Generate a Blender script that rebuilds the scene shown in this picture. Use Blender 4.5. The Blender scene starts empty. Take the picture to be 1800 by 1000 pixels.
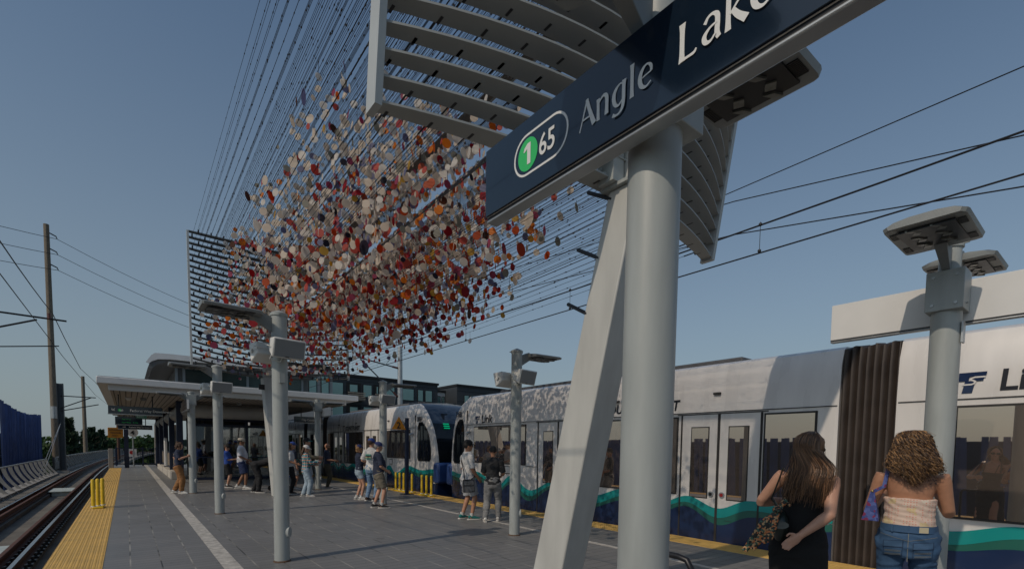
import bpy, math, random
import numpy as np
from mathutils import Vector, Matrix, noise as mnoise
R = math.radians
rnd = random.Random(7)
scene = bpy.context.scene
COL = scene.collection

# ------------------------------------------------------------------ camera, sky, sun, exposure
cam_d = bpy.data.cameras.new("camera"); cam = bpy.data.objects.new("camera", cam_d); COL.objects.link(cam)
scene.camera = cam
YAW, PITCH, ROLL = R(38.21), R(3.3), R(0.8)
fw = Vector((math.sin(YAW)*math.cos(PITCH), math.cos(YAW)*math.cos(PITCH), -math.sin(PITCH)))
rt = Vector((math.cos(YAW), -math.sin(YAW), 0)); up = rt.cross(fw)
rt2 = rt*math.cos(ROLL)+up*math.sin(ROLL); up2 = up*math.cos(ROLL)-rt*math.sin(ROLL)
cam.matrix_world = Matrix(((rt2.x, up2.x, -fw.x, 0), (rt2.y, up2.y, -fw.y, 0), (rt2.z, up2.z, -fw.z, 1.65), (0, 0, 0, 1)))
cam_d.sensor_width = 36; cam_d.lens = 17.2; cam_d.shift_y = 0.187
cam_d.clip_start = 0.05; cam_d.clip_end = 6000

SUN_EL, SUN_AZ = R(39), R(262)          # azimuth clockwise from +Y
w = bpy.data.worlds.new("World"); scene.world = w; w.use_nodes = True
nt = w.node_tree; bg = nt.nodes["Background"]
sky = nt.nodes.new("ShaderNodeTexSky"); sky.sky_type = 'NISHITA'; sky.sun_disc = False
sky.sun_elevation = SUN_EL; sky.sun_rotation = SUN_AZ
sky.air_density = 1.0; sky.dust_density = 1.5; sky.ozone_density = 3.0; sky.altitude = 100
# smoky summer haze: the sky pales to a grey mauve towards the horizon
tcw = nt.nodes.new("ShaderNodeTexCoord"); sxw = nt.nodes.new("ShaderNodeSeparateXYZ"); nt.links.new(tcw.outputs["Generated"], sxw.inputs[0])
mrw = nt.nodes.new("ShaderNodeMapRange"); mrw.inputs[1].default_value = -0.05; mrw.inputs[2].default_value = 0.95; mrw.inputs[3].default_value = 1; mrw.inputs[4].default_value = 0
nt.links.new(sxw.outputs[2], mrw.inputs[0])
pw = nt.nodes.new("ShaderNodeMath"); pw.operation = 'POWER'; pw.inputs[1].default_value = 1.95; nt.links.new(mrw.outputs[0], pw.inputs[0])
mw = nt.nodes.new("ShaderNodeMix"); mw.data_type = 'RGBA'; nt.links.new(pw.outputs[0], mw.inputs[0]); nt.links.new(sky.outputs[0], mw.inputs[6]); mw.inputs[7].default_value = (3.0, 3.18, 3.46, 1)
vm = nt.nodes.new("ShaderNodeVectorMath"); vm.operation = 'MULTIPLY'; vm.inputs[1].default_value = (.96, 1.06, 1.04)
nt.links.new(mw.outputs[2], vm.inputs[0]); nt.links.new(vm.outputs[0], bg.inputs[0]); bg.inputs[1].default_value = 0.15
sl = bpy.data.lights.new("sun", 'SUN'); sl.energy = 3.0; sl.angle = R(0.55); sl.color = (1.0, 0.86, 0.70)
so = bpy.data.objects.new("sun", sl); COL.objects.link(so)
sdir = Vector((math.sin(SUN_AZ)*math.cos(SUN_EL), math.cos(SUN_AZ)*math.cos(SUN_EL), math.sin(SUN_EL)))
so.rotation_euler = sdir.to_track_quat('Z', 'Y').to_euler(); so.location = (-20, 0, 30)
scene.view_settings.view_transform = 'Standard'; scene.view_settings.look = 'None'
scene.view_settings.exposure = -0.85; scene.view_settings.gamma = 1
scene.cycles.max_bounces = 6; scene.cycles.transparent_max_bounces = 12

# ------------------------------------------------------------------ materials
MATS = {}
def mat(name, col, rough=0.6, metal=0.0, var=0.0, vscale=4.0, bump=0.0, bscale=60.0, trans=0.0, spec=0.5, stretch=None, coat=0.0):
    """Principled surface with procedural mottling (var) and bump."""
    if name in MATS: return MATS[name]
    m = bpy.data.materials.new(name); m.use_nodes = True; t = m.node_tree; b = t.nodes["Principled BSDF"]
    b.inputs["Roughness"].default_value = rough; b.inputs["Metallic"].default_value = metal
    b.inputs["Base Color"].default_value = (*col, 1); b.inputs["Specular IOR Level"].default_value = spec
    b.inputs["Coat Weight"].default_value = coat
    tc = t.nodes.new("ShaderNodeTexCoord"); mp = t.nodes.new("ShaderNodeMapping")
    t.links.new(tc.outputs["Object"], mp.inputs[0])
    if stretch: mp.inputs["Scale"].default_value = stretch
    if var > 0:
        n = t.nodes.new("ShaderNodeTexNoise"); n.inputs["Scale"].default_value = vscale; n.inputs["Detail"].default_value = 6
        t.links.new(mp.outputs[0], n.inputs["Vector"])
        rp = t.nodes.new("ShaderNodeValToRGB")
        rp.color_ramp.elements[0].position = 0.3; rp.color_ramp.elements[1].position = 0.7
        rp.color_ramp.elements[0].color = (*[c*(1-var) for c in col], 1)
        rp.color_ramp.elements[1].color = (*[min(1, c*(1+var*0.6)) for c in col], 1)
        t.links.new(n.outputs[0], rp.inputs[0]); t.links.new(rp.outputs[0], b.inputs["Base Color"])
        mr = t.nodes.new("ShaderNodeMapRange"); mr.inputs[3].default_value = max(0.02, rough*0.8); mr.inputs[4].default_value = min(1, rough*1.2)
        t.links.new(n.outputs[0], mr.inputs[0]); t.links.new(mr.outputs[0], b.inputs["Roughness"])
    if bump > 0:
        n2 = t.nodes.new("ShaderNodeTexNoise"); n2.inputs["Scale"].default_value = bscale; n2.inputs["Detail"].default_value = 4
        t.links.new(mp.outputs[0], n2.inputs["Vector"])
        bp = t.nodes.new("ShaderNodeBump"); bp.inputs["Strength"].default_value = bump; bp.inputs["Distance"].default_value = 0.02
        t.links.new(n2.outputs[0], bp.inputs["Height"]); t.links.new(bp.outputs[0], b.inputs["Normal"])
    if trans > 0:
        tr = t.nodes.new("ShaderNodeBsdfTranslucent"); tr.inputs[0].default_value = (*col, 1)
        mx = t.nodes.new("ShaderNodeMixShader"); mx.inputs[0].default_value = trans
        t.links.new(b.outputs[0], mx.inputs[1]); t.links.new(tr.outputs[0], mx.inputs[2])
        t.links.new(mx.outputs[0], t.nodes["Material Output"].inputs[0])
    MATS[name] = m; return m

def nodes_of(name, rough=0.6):
    m = bpy.data.materials.new(name); m.use_nodes = True
    MATS[name] = m; t = m.node_tree; b = t.nodes["Principled BSDF"]; b.inputs["Roughness"].default_value = rough
    return m, t, b
def mnode(t, op, a, b=None, c=None):
    n = t.nodes.new("ShaderNodeMath"); n.operation = op
    for i, v in enumerate((a, b, c)):
        if v is None: continue
        if isinstance(v, (int, float)): n.inputs[i].default_value = v
        else: t.links.new(v, n.inputs[i])
    return n.outputs[0]
def mixc(t, f, c1, c2):
    n = t.nodes.new("ShaderNodeMix"); n.data_type = 'RGBA'
    if isinstance(f, (int, float)): n.inputs[0].default_value = f
    else: t.links.new(f, n.inputs[0])
    for i, c in ((6, c1), (7, c2)):
        if isinstance(c, tuple): n.inputs[i].default_value = (*c, 1) if len(c) == 3 else c
        else: t.links.new(c, n.inputs[i])
    return n.outputs[2]
def tile_mat():
    m, t, b = nodes_of("platform_tiles", 0.45)
    tc = t.nodes.new("ShaderNodeTexCoord"); sx = t.nodes.new("ShaderNodeSeparateXYZ"); t.links.new(tc.outputs["Object"], sx.inputs[0])
    X, Y = sx.outputs[0], sx.outputs[1]
    px, py = 0.34, 0.17
    fx = mnode(t, 'ABSOLUTE', mnode(t, 'SUBTRACT', mnode(t, 'FRACT', mnode(t, 'DIVIDE', X, px)), 0.5))
    fy = mnode(t, 'ABSOLUTE', mnode(t, 'SUBTRACT', mnode(t, 'FRACT', mnode(t, 'DIVIDE', Y, py)), 0.5))
    jx = mnode(t, 'GREATER_THAN', fx, 0.5-0.008/px); jy = mnode(t, 'GREATER_THAN', fy, 0.5-0.0055/py)
    ix = mnode(t, 'FLOOR', mnode(t, 'DIVIDE', X, px)); iy = mnode(t, 'FLOOR', mnode(t, 'DIVIDE', Y, py))
    cb = t.nodes.new("ShaderNodeCombineXYZ"); t.links.new(ix, cb.inputs[0]); t.links.new(iy, cb.inputs[1])
    wn = t.nodes.new("ShaderNodeTexWhiteNoise"); t.links.new(cb.outputs[0], wn.inputs[0])
    ns = t.nodes.new("ShaderNodeTexNoise"); ns.inputs["Scale"].default_value = 0.9; ns.inputs["Detail"].default_value = 8
    t.links.new(tc.outputs["Object"], ns.inputs["Vector"])
    n2 = t.nodes.new("ShaderNodeTexNoise"); n2.inputs["Scale"].default_value = 90; n2.inputs["Detail"].default_value = 3
    t.links.new(tc.outputs["Object"], n2.inputs["Vector"])
    v = mnode(t, 'ADD', mnode(t, 'MULTIPLY', wn.outputs[0], 0.16), mnode(t, 'ADD', mnode(t, 'MULTIPLY', ns.outputs[0], 0.45), mnode(t, 'MULTIPLY', n2.outputs[0], 0.3)))
    c = mixc(t, v, (0.135, 0.133, 0.130), (0.255, 0.25, 0.243))
    for sc_, th_, dk in ((1.9, 0.035, 0.55), (0.75, 0.06, 0.35)):      # gum spots and drips
        vo = t.nodes.new("ShaderNodeTexVoronoi"); vo.inputs["Scale"].default_value = sc_; t.links.new(tc.outputs["Object"], vo.inputs["Vector"])
        c = mixc(t, mnode(t, 'MULTIPLY', mnode(t, 'LESS_THAN', vo.outputs["Distance"], th_), dk), c, (0.05, 0.048, 0.045))
    c = mixc(t, mnode(t, 'MULTIPLY', jy, 0.75), c, (0.045, 0.045, 0.045))
    gj = t.nodes.new("ShaderNodeTexNoise"); gj.inputs["Scale"].default_value = 1.7; t.links.new(tc.outputs["Object"], gj.inputs["Vector"])
    jc = mixc(t, mnode(t, 'SMOOTH_MIN', mnode(t, 'MAXIMUM', mnode(t, 'MULTIPLY', mnode(t, 'SUBTRACT', gj.outputs[0], 0.4), 4.0), 0.0), 1.0, 0.1), (0.37, 0.35, 0.31), (0.045, 0.043, 0.04))
    c = mixc(t, jx, c, jc)
    t.links.new(c, b.inputs["Base Color"])
    t.links.new(mnode(t, 'ADD', mnode(t, 'MULTIPLY', ns.outputs[0], 0.5), 0.22), b.inputs["Roughness"])
    bp = t.nodes.new("ShaderNodeBump"); bp.inputs["Strength"].default_value = 0.35; bp.inputs["Distance"].default_value = 0.004
    h = mnode(t, 'SUBTRACT', mnode(t, 'MULTIPLY', n2.outputs[0], 0.3), mnode(t, 'MAXIMUM', jx, jy))
    t.links.new(h, bp.inputs["Height"]); t.links.new(bp.outputs[0], b.inputs["Normal"])
    return m

PAINT = mat("pole_paint", (0.365, 0.39, 0.38), 0.42, 0.0, 0.13, 2.2, 0.10, 260, stretch=(5,5,.9))
COLP = mat("column_paint", (0.50, 0.50, 0.47), 0.5, 0.0, 0.12, 1.6, 0.10, 220, stretch=(4,4,.8))
GALV = mat("galvanised", (0.42, 0.44, 0.45), 0.4, 0.6, 0.15, 6)
LUMG = mat("luminaire_grey", (0.22, 0.235, 0.235), 0.45, 0.2, 0.1, 8, 0.05, 150)
BLACK = mat("black_metal", (0.018, 0.018, 0.02), 0.4, 0.2, 0.2, 10)
RUBBER = mat("black_rubber", (0.012, 0.012, 0.013), 0.8, 0, 0.2, 20)
NAVY = mat("navy_steel", (0.015, 0.024, 0.055), 0.4, 0.1, 0.15, 6)
SIGNN = mat("sign_navy_enamel", (0.008, 0.017, 0.032), 0.12, 0.0, 0.08, 3, coat=0.3)
WHITEM = mat("white_paint", (0.72, 0.71, 0.69), 0.35, 0, 0.05, 3)
SPKW = mat("speaker_white", (0.70, 0.70, 0.67), 0.5, 0, 0.06, 8)
GRILLE = mat("speaker_grille", (0.27, 0.28, 0.285), 0.6, 0.2, 0.1, 120, 0.4, 400)
LETTER = mat("sign_letter_silver", (0.74, 0.74, 0.72), 0.45)
GREEN = mat("sign_green", (0.03, 0.50, 0.13), 0.5)
YEL = mat("tactile_yellow", (0.64, 0.40, 0.11), 0.6, 0, 0.14, 3.5, 0.2, 120)
BOLY = mat("bollard_yellow", (0.75, 0.50, 0.012), 0.45, 0, 0.08, 6)
CREAMB = mat("cream_paver", (0.50, 0.47, 0.42), 0.7, 0, 0.35, 9, 0.3, 60)
CONC = mat("concrete", (0.30, 0.285, 0.26), 0.85, 0, 0.25, 1.5, 0.3, 40)
CONCD = mat("guideway_concrete", (0.16, 0.145, 0.12), 0.9, 0, 0.4, 1.2, 0.4, 30)
RAILR = mat("rail_rust", (0.12, 0.055, 0.035), 0.75, 0.2, 0.35, 8)
RAILS = mat("rail_polished", (0.45, 0.44, 0.43), 0.25, 0.9, 0.1, 5)
WOOD = mat("pole_wood", (0.20, 0.165, 0.125), 0.9, 0, 0.4, 7, 0.5, 30, stretch=(6, 6, 0.5))
WIRE = mat("wire_black", (0.02, 0.02, 0.022), 0.6)
GLASSD = mat("train_glass", (0.60, 0.49, 0.41), 0.015, 0.9, 0.0)
TRW = mat("train_white", (0.72, 0.69, 0.66), 0.28, 0, 0.10, 2.2, coat=0.3, stretch=(1,1.6,.35))
TRN = mat("train_navy", (0.012, 0.028, 0.085), 0.22, 0, 0.12, 2.0, coat=0.4)
TEAL = mat("train_teal", (0.01, 0.28, 0.27), 0.25, 0, 0.04, 2.0, coat=0.3)
DTEAL = mat("train_dark_teal", (0.02, 0.125, 0.10), 0.25, 0, 0.04, 2.0, coat=0.3)
SEAM = mat("train_seam", (0.03, 0.028, 0.027), 0.7)
BELL = mat("bellows_rubber", (0.055, 0.042, 0.035), 0.62, 0, 0.3, 3)

# ------------------------------------------------------------------ mesh builder
class MB:
    def __init__(s): s.v = []; s.f = []; s.m = []; s.mi = 0
    def add(s, vs, fs):
        o = len(s.v); s.v.extend([tuple(p) for p in vs]); s.f.extend([tuple(i+o for i in f) for f in fs]); s.m.extend([s.mi]*len(fs))
    def box(s, x0, x1, y0, y1, z0, z1):
        s.add([(x0,y0,z0),(x1,y0,z0),(x1,y1,z0),(x0,y1,z0),(x0,y0,z1),(x1,y0,z1),(x1,y1,z1),(x0,y1,z1)],
              [(0,3,2,1),(4,5,6,7),(0,1,5,4),(1,2,6,5),(2,3,7,6),(3,0,4,7)])
        return s
    def obox(s, c, a, b, d):            # centre and three half-axis vectors
        c, a, b, d = map(Vector, (c, a, b, d))
        vs = [c+a*i+b*j+d*k for k in (-1,1) for i, j in ((-1,-1),(1,-1),(1,1),(-1,1))]
        s.add(vs, [(0,3,2,1),(4,5,6,7),(0,1,5,4),(1,2,6,5),(2,3,7,6),(3,0,4,7)]); return s
    def hexa(s, bot, top):              # two quads
        s.add(list(bot)+list(top), [(0,3,2,1),(4,5,6,7),(0,1,5,4),(1,2,6,5),(2,3,7,6),(3,0,4,7)]); return s
    def tube(s, pts, r, n=8, cap=True, ref=None):
        pts = [Vector(p) for p in pts]; rings = []
        prev = None
        for i, p in enumerate(pts):
            d = (pts[min(i+1, len(pts)-1)]-pts[max(i-1, 0)]).normalized()
            if prev is None:
                a = Vector(ref) if ref is not None else (Vector((0,0,1)) if abs(d.z) < 0.9 else Vector((1,0,0)))
            else: a = prev
            a = (a-d*a.dot(d)); a = a.normalized() if a.length > 1e-6 else d.orthogonal().normalized()
            prev = a; b = d.cross(a); rr = r[i] if isinstance(r, (list, tuple)) else r
            ra, rb = rr if isinstance(rr, (list, tuple)) else (rr, rr)
            rings.append([p+a*(ra*math.cos(2*math.pi*k/n))+b*(rb*math.sin(2*math.pi*k/n)) for k in range(n)])
        vs = [q for g in rings for q in g]; fs = []
        for i in range(len(rings)-1):
            for k in range(n):
                k2 = (k+1) % n; fs.append((i*n+k, i*n+k2, (i+1)*n+k2, (i+1)*n+k))
        if cap: fs.append(tuple(reversed(range(n)))); fs.append(tuple((len(rings)-1)*n+k for k in range(n)))
        s.add(vs, fs); return s
    def cyl(s, p0, p1, r0, r1=None, n=16): return s.tube([p0, p1], [r0, r0 if r1 is None else r1], n)
    def lathe(s, c, prof, n=24):        # prof: (r, z) around a vertical axis
        c = Vector(c); vs = []; fs = []
        for r_, z_ in prof:
            for k in range(n): vs.append((c.x+r_*math.cos(2*math.pi*k/n), c.y+r_*math.sin(2*math.pi*k/n), c.z+z_))
        for i in range(len(prof)-1):
            for k in range(n):
                k2 = (k+1) % n; fs.append((i*n+k, i*n+k2, (i+1)*n+k2, (i+1)*n+k))
        fs.append(tuple(reversed(range(n)))); fs.append(tuple((len(prof)-1)*n+k for k in range(n)))
        s.add(vs, fs); return s
    def ball(s, c, r, n=8, m=6, rot=None):
        rx, ry, rz = r if isinstance(r, (tuple, list)) else (r, r, r); c = Vector(c); vs = []; fs = []
        for i in range(m+1):
            th = math.pi*i/m
            for k in range(n):
                ph = 2*math.pi*k/n; q = Vector((rx*math.sin(th)*math.cos(ph), ry*math.sin(th)*math.sin(ph), rz*math.cos(th)))
                if rot is not None: q = rot @ q
                vs.append(c+q)
        for i in range(m):
            for k in range(n):
                k2 = (k+1) % n; fs.append((i*n+k, (i+1)*n+k, (i+1)*n+k2, i*n+k2))
        s.add(vs, fs); return s
    def prism(s, poly, axis, a, b):     # poly of 2-D points extruded along axis from a to b
        n = len(poly)
        def P(p, h): return {'x': (h, p[0], p[1]), 'y': (p[0], h, p[1]), 'z': (p[0], p[1], h)}[axis]
        vs = [P(p, a) for p in poly]+[P(p, b) for p in poly]
        fs = [tuple(range(n)), tuple(reversed(range(n, 2*n)))]+[(i, i+n, (i+1) % n+n, (i+1) % n) for i in range(n)]
        s.add(vs, fs); return s

def link(me_name, verts, faces, mats, mids=None, parent=None, smooth=30, bevel=0, kind=None, loc=None):
    me = bpy.data.meshes.new(me_name)
    if parent is not None and loc is None:
        q = parent.matrix_world.inverted() if parent.get('_w') is None else Matrix(parent['_w']).inverted()
        verts = [tuple(q @ Vector(p)) for p in verts]
    me.from_pydata(verts, [], faces)
    for m in mats: me.materials.append(m)
    if mids is not None and len(mats) > 1: me.polygons.foreach_set("material_index", mids)
    me.validate(); me.update()
    import bmesh
    bm = bmesh.new(); bm.from_mesh(me); bmesh.ops.recalc_face_normals(bm, faces=bm.faces); bm.to_mesh(me); bm.free()
    if smooth:
        me.shade_smooth(); me.set_sharp_from_angle(angle=R(smooth))
    o = bpy.data.objects.new(me_name, me); COL.objects.link(o)
    if parent is not None: o.parent = parent
    if bevel:
        b = o.modifiers.new("bevel", 'BEVEL'); b.width = bevel; b.segments = 2; b.limit_method = 'ANGLE'; b.angle_limit = R(40)
    if kind: o['kind'] = kind
    return o
def tag(o, label=None, cat=None, group=None, kind=None):
    if label: o['label'] = label
    if cat: o['category'] = cat
    if group: o['group'] = group
    if kind: o['kind'] = kind
    return o
WM = {}
WORK = bpy.data.scenes.new("work")
def evaluated_mesh(o):
    WORK.collection.objects.link(o); vl = WORK.view_layers[0]; vl.update(); dg = vl.depsgraph
    me = bpy.data.meshes.new_from_object(o.evaluated_get(dg)); WORK.collection.objects.unlink(o); return me
def thing(name, label, cat, loc=(0,0,0), rz=0, group=None):
    o = bpy.data.objects.new(name, None); COL.objects.link(o); o.empty_display_size = 0.2
    o.location = loc; o.rotation_euler = (0, 0, rz)
    WM[o.name] = Matrix.Translation(loc) @ Matrix.Rotation(rz, 4, 'Z')
    return tag(o, label, cat, group)
def part(name, mb, m, parent, smooth=30, bevel=0, label=None, kind=None, world=True):
    """mesh child; vertices given in world coordinates unless world=False"""
    mats = m if isinstance(m, (list, tuple)) else [m]
    vs = mb.v
    W = WM.get(parent.name) if parent is not None else None
    if world and W is not None:
        q = W.inverted(); vs = [tuple(q @ Vector(p)) for p in vs]
    o = link(name, vs, mb.f, mats, mb.m, None, smooth, bevel, kind)
    if parent is not None: o.parent = parent; WM[o.name] = W if W is not None else Matrix.Identity(4)
    if label: o['label'] = label
    return o
def solo(name, mb, m, label=None, cat=None, group=None, kind=None, smooth=30, bevel=0):
    mats = m if isinstance(m, (list, tuple)) else [m]
    o = link(name, mb.v, mb.f, mats, mb.m, None, smooth, bevel)
    return tag(o, label, cat, group, kind)
def copy_tree(o, parent=None):
    c = o.copy(); COL.objects.link(c); c.parent = parent
    for ch in [x for x in bpy.data.objects if x.parent == o]: copy_tree(ch, c)
    return c
def copy_thing(o, loc, label, rz=None):
    c = copy_tree(o); c.location = loc; c['label'] = label
    if rz is not None: c.rotation_euler = (0, 0, rz)
    return c
def text_part(name, body, size, m, parent, M, ext=0.001, shear=0.0, bold=0.0, xs=1.0, fit=None):
    """text turned to mesh; M maps text plane (x right, y up, z out) to world"""
    cu = bpy.data.curves.new("t", 'FONT'); cu.body = body; cu.size = size; cu.extrude = ext; cu.shear = shear; cu.offset = bold
    cu.resolution_u = 4
    to = bpy.data.objects.new("t", cu)
    me = evaluated_mesh(to)
    bpy.data.objects.remove(to)
    if fit: xs = fit/max(1e-6, max(v.co.x for v in me.vertices))
    W = WM.get(parent.name, Matrix.Identity(4)) if parent is not None else Matrix.Identity(4)
    me.transform(W.inverted() @ M @ Matrix.Diagonal((xs, 1, 1, 1)))
    me.materials.clear(); me.materials.append(m)
    o = bpy.data.objects.new(name, me); COL.objects.link(o)
    if parent is not None: o.parent = parent
    return o
def plane_M(origin, right, upv):
    r_ = Vector(right).normalized(); u_ = Vector(upv).normalized(); n_ = r_.cross(u_)
    return Matrix(((r_.x,u_.x,n_.x,origin[0]),(r_.y,u_.y,n_.y,origin[1]),(r_.z,u_.z,n_.z,origin[2]),(0,0,0,1)))

# ================================================================== SETTING
YG0, YG1 = -14.0, 41.2
g = MB(); g.add([(-3000,-3000,-9),(3000,-3000,-9),(3000,3000,-9),(-3000,3000,-9)], [(0,1,2,3)])
solo('ground', g, mat("far_ground", (0.07, 0.08, 0.05), 0.95, 0, 0.4, 0.02), kind='structure')
PLAT_X0, PLAT_X1 = -0.90, 8.33
pl = MB(); pl.box(PLAT_X0, PLAT_X1, YG0, 46, -0.45, 0.0)
solo('platform_floor', pl, tile_mat(), kind='structure', smooth=0)
pb = MB(); pb.box(PLAT_X0+0.25, PLAT_X1-0.25, YG0, 46, -0.95, -0.452)
solo('platform_base', pb, CONC, kind='structure', smooth=0)
def curvx(y): return 0.0005*max(0, y-35)**2
def sweep(mb, prof, ys, x0=0.0):
    """profile (x,z) swept along the curving left track"""
    n = len(prof); o = []
    for y in ys: o += [(x0+px+curvx(y), y, pz) for px, pz in prof]
    fs = []
    for i in range(len(ys)-1):
        for k in range(n):
            k2 = (k+1) % n; fs.append((i*n+k, i*n+k2, (i+1)*n+k2, (i+1)*n+k))
    fs += [tuple(range(n)), tuple((len(ys)-1)*n+k for k in range(n))]
    mb.add(o, fs)
YS = [-14, 10, 35]+[35+6*i for i in range(1, 30)]
gd = MB(); sweep(gd, [(-4.45,-0.95),(PLAT_X0+0.2,-0.95),(PLAT_X0+0.2,-0.62),(-4.45,-0.62)], YS)
gd.box(8.1, 13.2, -60, 60, -0.95, -0.62)
solo('guideway_deck', gd, CONCD, kind='structure', smooth=0)
# plinths under the rails, left track
RZ = -0.35
pln = MB()
for xc in (-1.64, -2.80):
    y = 6.0
    while y < 46:
        pln.box(xc-0.27, xc+0.27, y, y+0.82, -0.62, -0.50); y += 0.86
solo('track_plinths', pln, mat("plinth_concrete", (0.13,0.115,0.095), 0.9, 0, 0.4, 3, 0.4, 40), kind='structure', smooth=0)
def rail(x0, z, m, ys, top=True):
    r_ = MB(); sweep(r_, [(-0.065,z-0.15),(0.065,z-0.15),(0.065,z-0.135),(0.012,z-0.12),(0.012,z-0.04),(0.036,z-0.03),(0.036,z-0.001),(-0.036,z-0.001),(-0.036,z-0.03),(-0.012,z-0.04),(-0.012,z-0.12),(-0.065,z-0.135)], ys, x0)
    return r_
for x0, lab, m_top, dz in ((-1.50, 'shiny running rail next to the yellow platform edge', RAILS, 0.0), (-2.94, 'shiny running rail farther from the platform', RAILS, 0.0),
                       (-1.76, 'rusty restraining rail just inside the near running rail', RAILR, 0.02), (-2.68, 'rusty restraining rail just inside the far running rail', RAILR, 0.02)):
    t_ = thing('rail', lab, 'rail', (x0, 10, RZ))
    part('rail_web', rail(x0, RZ+dz, RAILR, YS), RAILR, t_)
    h_ = MB(); sweep(h_, [(-0.030,RZ+dz),(0.030,RZ+dz),(0.030,RZ+dz+0.004),(-0.030,RZ+dz+0.004)], YS, x0)
    part('rail_head', h_, m_top, t_)
    cl = MB()
    if dz == 0.0:
        for k in range(90):
            y = 6+0.38*k
            for s_ in (-1, 1):
                cl.box(x0+s_*0.13-0.05, x0+s_*0.13+0.05, y-0.07, y+0.07, -0.50, -0.46)
                cl.cyl((x0+s_*0.13, y, -0.46), (x0+s_*0.13, y, -0.40), 0.022, n=6)
        part('rail_clips', cl, BLACK, t_, kind='stuff')
# cover slabs across the left track
for i, (y0, y1, lab) in enumerate(((12.3, 13.6, 'pale cable cover plate between the rails at the bottom corner'), (27.5, 29.4, 'pale cable cover plate farther along between the rails'), (20.7, 22.0, 'pale cover plate beyond the far rail'))):
    c_ = MB(); 
    if i < 2: c_.box(-2.60, -1.84, y0, y1, -0.44, -0.40); c_.box(-2.5, -1.9, y0+.1, y1-.1, -0.62, -0.44)
    else: c_.box(-3.9, -3.1, y0, y1, -0.60, -0.56); c_.box(-3.8,-3.2,y0+.1,y1-.1,-0.62,-0.60)
    solo('cover_plate', c_, mat("cover_plate_paint", (0.45,0.50,0.47), 0.6, 0, 0.2, 6), lab, 'cover plate', bevel=0.01)
# right track rails (under the trains)
for x0 in (9.0, 10.44):
    r_ = MB(); r_.box(x0-.036, x0+.036, -60, 60, RZ-.15, RZ)
    solo('rail', r_, RAILR, 'rail under the trains, %s side' % ('platform' if x0 < 9.5 else 'far'), 'rail')

# tactile strips with real truncated domes
def tactile(name, x0, x1, y0, y1, step, label, ydense):
    nx = int((x1-x0)/step); st = (x1-x0)/nx
    v = [(x0,y0,0.004),(x1,y0,0.004),(x1,y1,0.004),(x0,y1,0.004),(x0,y0,-0.01),(x1,y0,-0.01),(x1,y1,-0.01),(x0,y1,-0.01)]
    f = [(0,1,2,3),(4,7,6,5),(0,4,5,1),(1,5,6,2),(2,6,7,3),(3,7,4,0)]
    K = 6; ys_ = np.arange(ydense[0], ydense[1], step)
    for i in range(nx):
        xc = x0+st*(i+0.5)
        for yc in ys_:
            o = len(v)
            for rr, zz in ((0.019, 0.0042), (0.012, 0.0095)):
                for k in range(K):
                    a = 2*math.pi*k/K; v.append((xc+rr*math.cos(a), yc+rr*math.sin(a), zz))
            for k in range(K): f.append((o+k, o+(k+1) % K, o+K+(k+1) % K, o+K+k))
            f.append(tuple(o+K+k for k in range(K)))
    # raised ribs between the domes' rows
    for i in range(nx+1):
        xc = x0+st*i; a, b = max(x0+.001, xc-0.006), min(x1-.001, xc+0.006)
        o = len(v); v += [(a,y0+.01,0.0041),(b,y0+.01,0.0041),(b,y1-.01,0.0041),(a,y1-.01,0.0041),(a+.002,y0+.01,0.0065),(b-.002,y0+.01,0.0065),(b-.002,y1-.01,0.0065),(a+.002,y1-.01,0.0065)]
        f += [(o+4,o+5,o+6,o+7),(o,o+1,o+5,o+4),(o+1,o+2,o+6,o+5),(o+2,o+3,o+7,o+6),(o+3,o,o+4,o+7)]
    me = bpy.data.meshes.new(name); me.from_pydata(v, [], f); me.materials.append(YEL); me.update()
    o = bpy.data.objects.new(name, me); COL.objects.link(o)
    tag(o, label, 'tactile strip')
tactile('tactile_strip', -0.90, -0.29, YG0, YG1, 0.061, 'yellow ribbed tactile strip along the open track edge', (6.5, 41.0))
tactile('tactile_strip', 7.75, 8.36, YG0, 46, 0.061, 'yellow ribbed tactile strip along the edge beside the trains', (-3, 40.0))
for x0, x1, lab in ((0.98, 1.18, 'pale worn paver band near the open track side'), (6.40, 6.50, 'thin pale paver band on the train side')):
    b_ = MB()
    y = -13.9
    while y < 45.5:
        b_.box(x0, x1, y, y+0.325, -0.01, 0.004); y += 0.33
    solo('paver_band', b_, CREAMB, lab, 'paver band', smooth=0)

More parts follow.
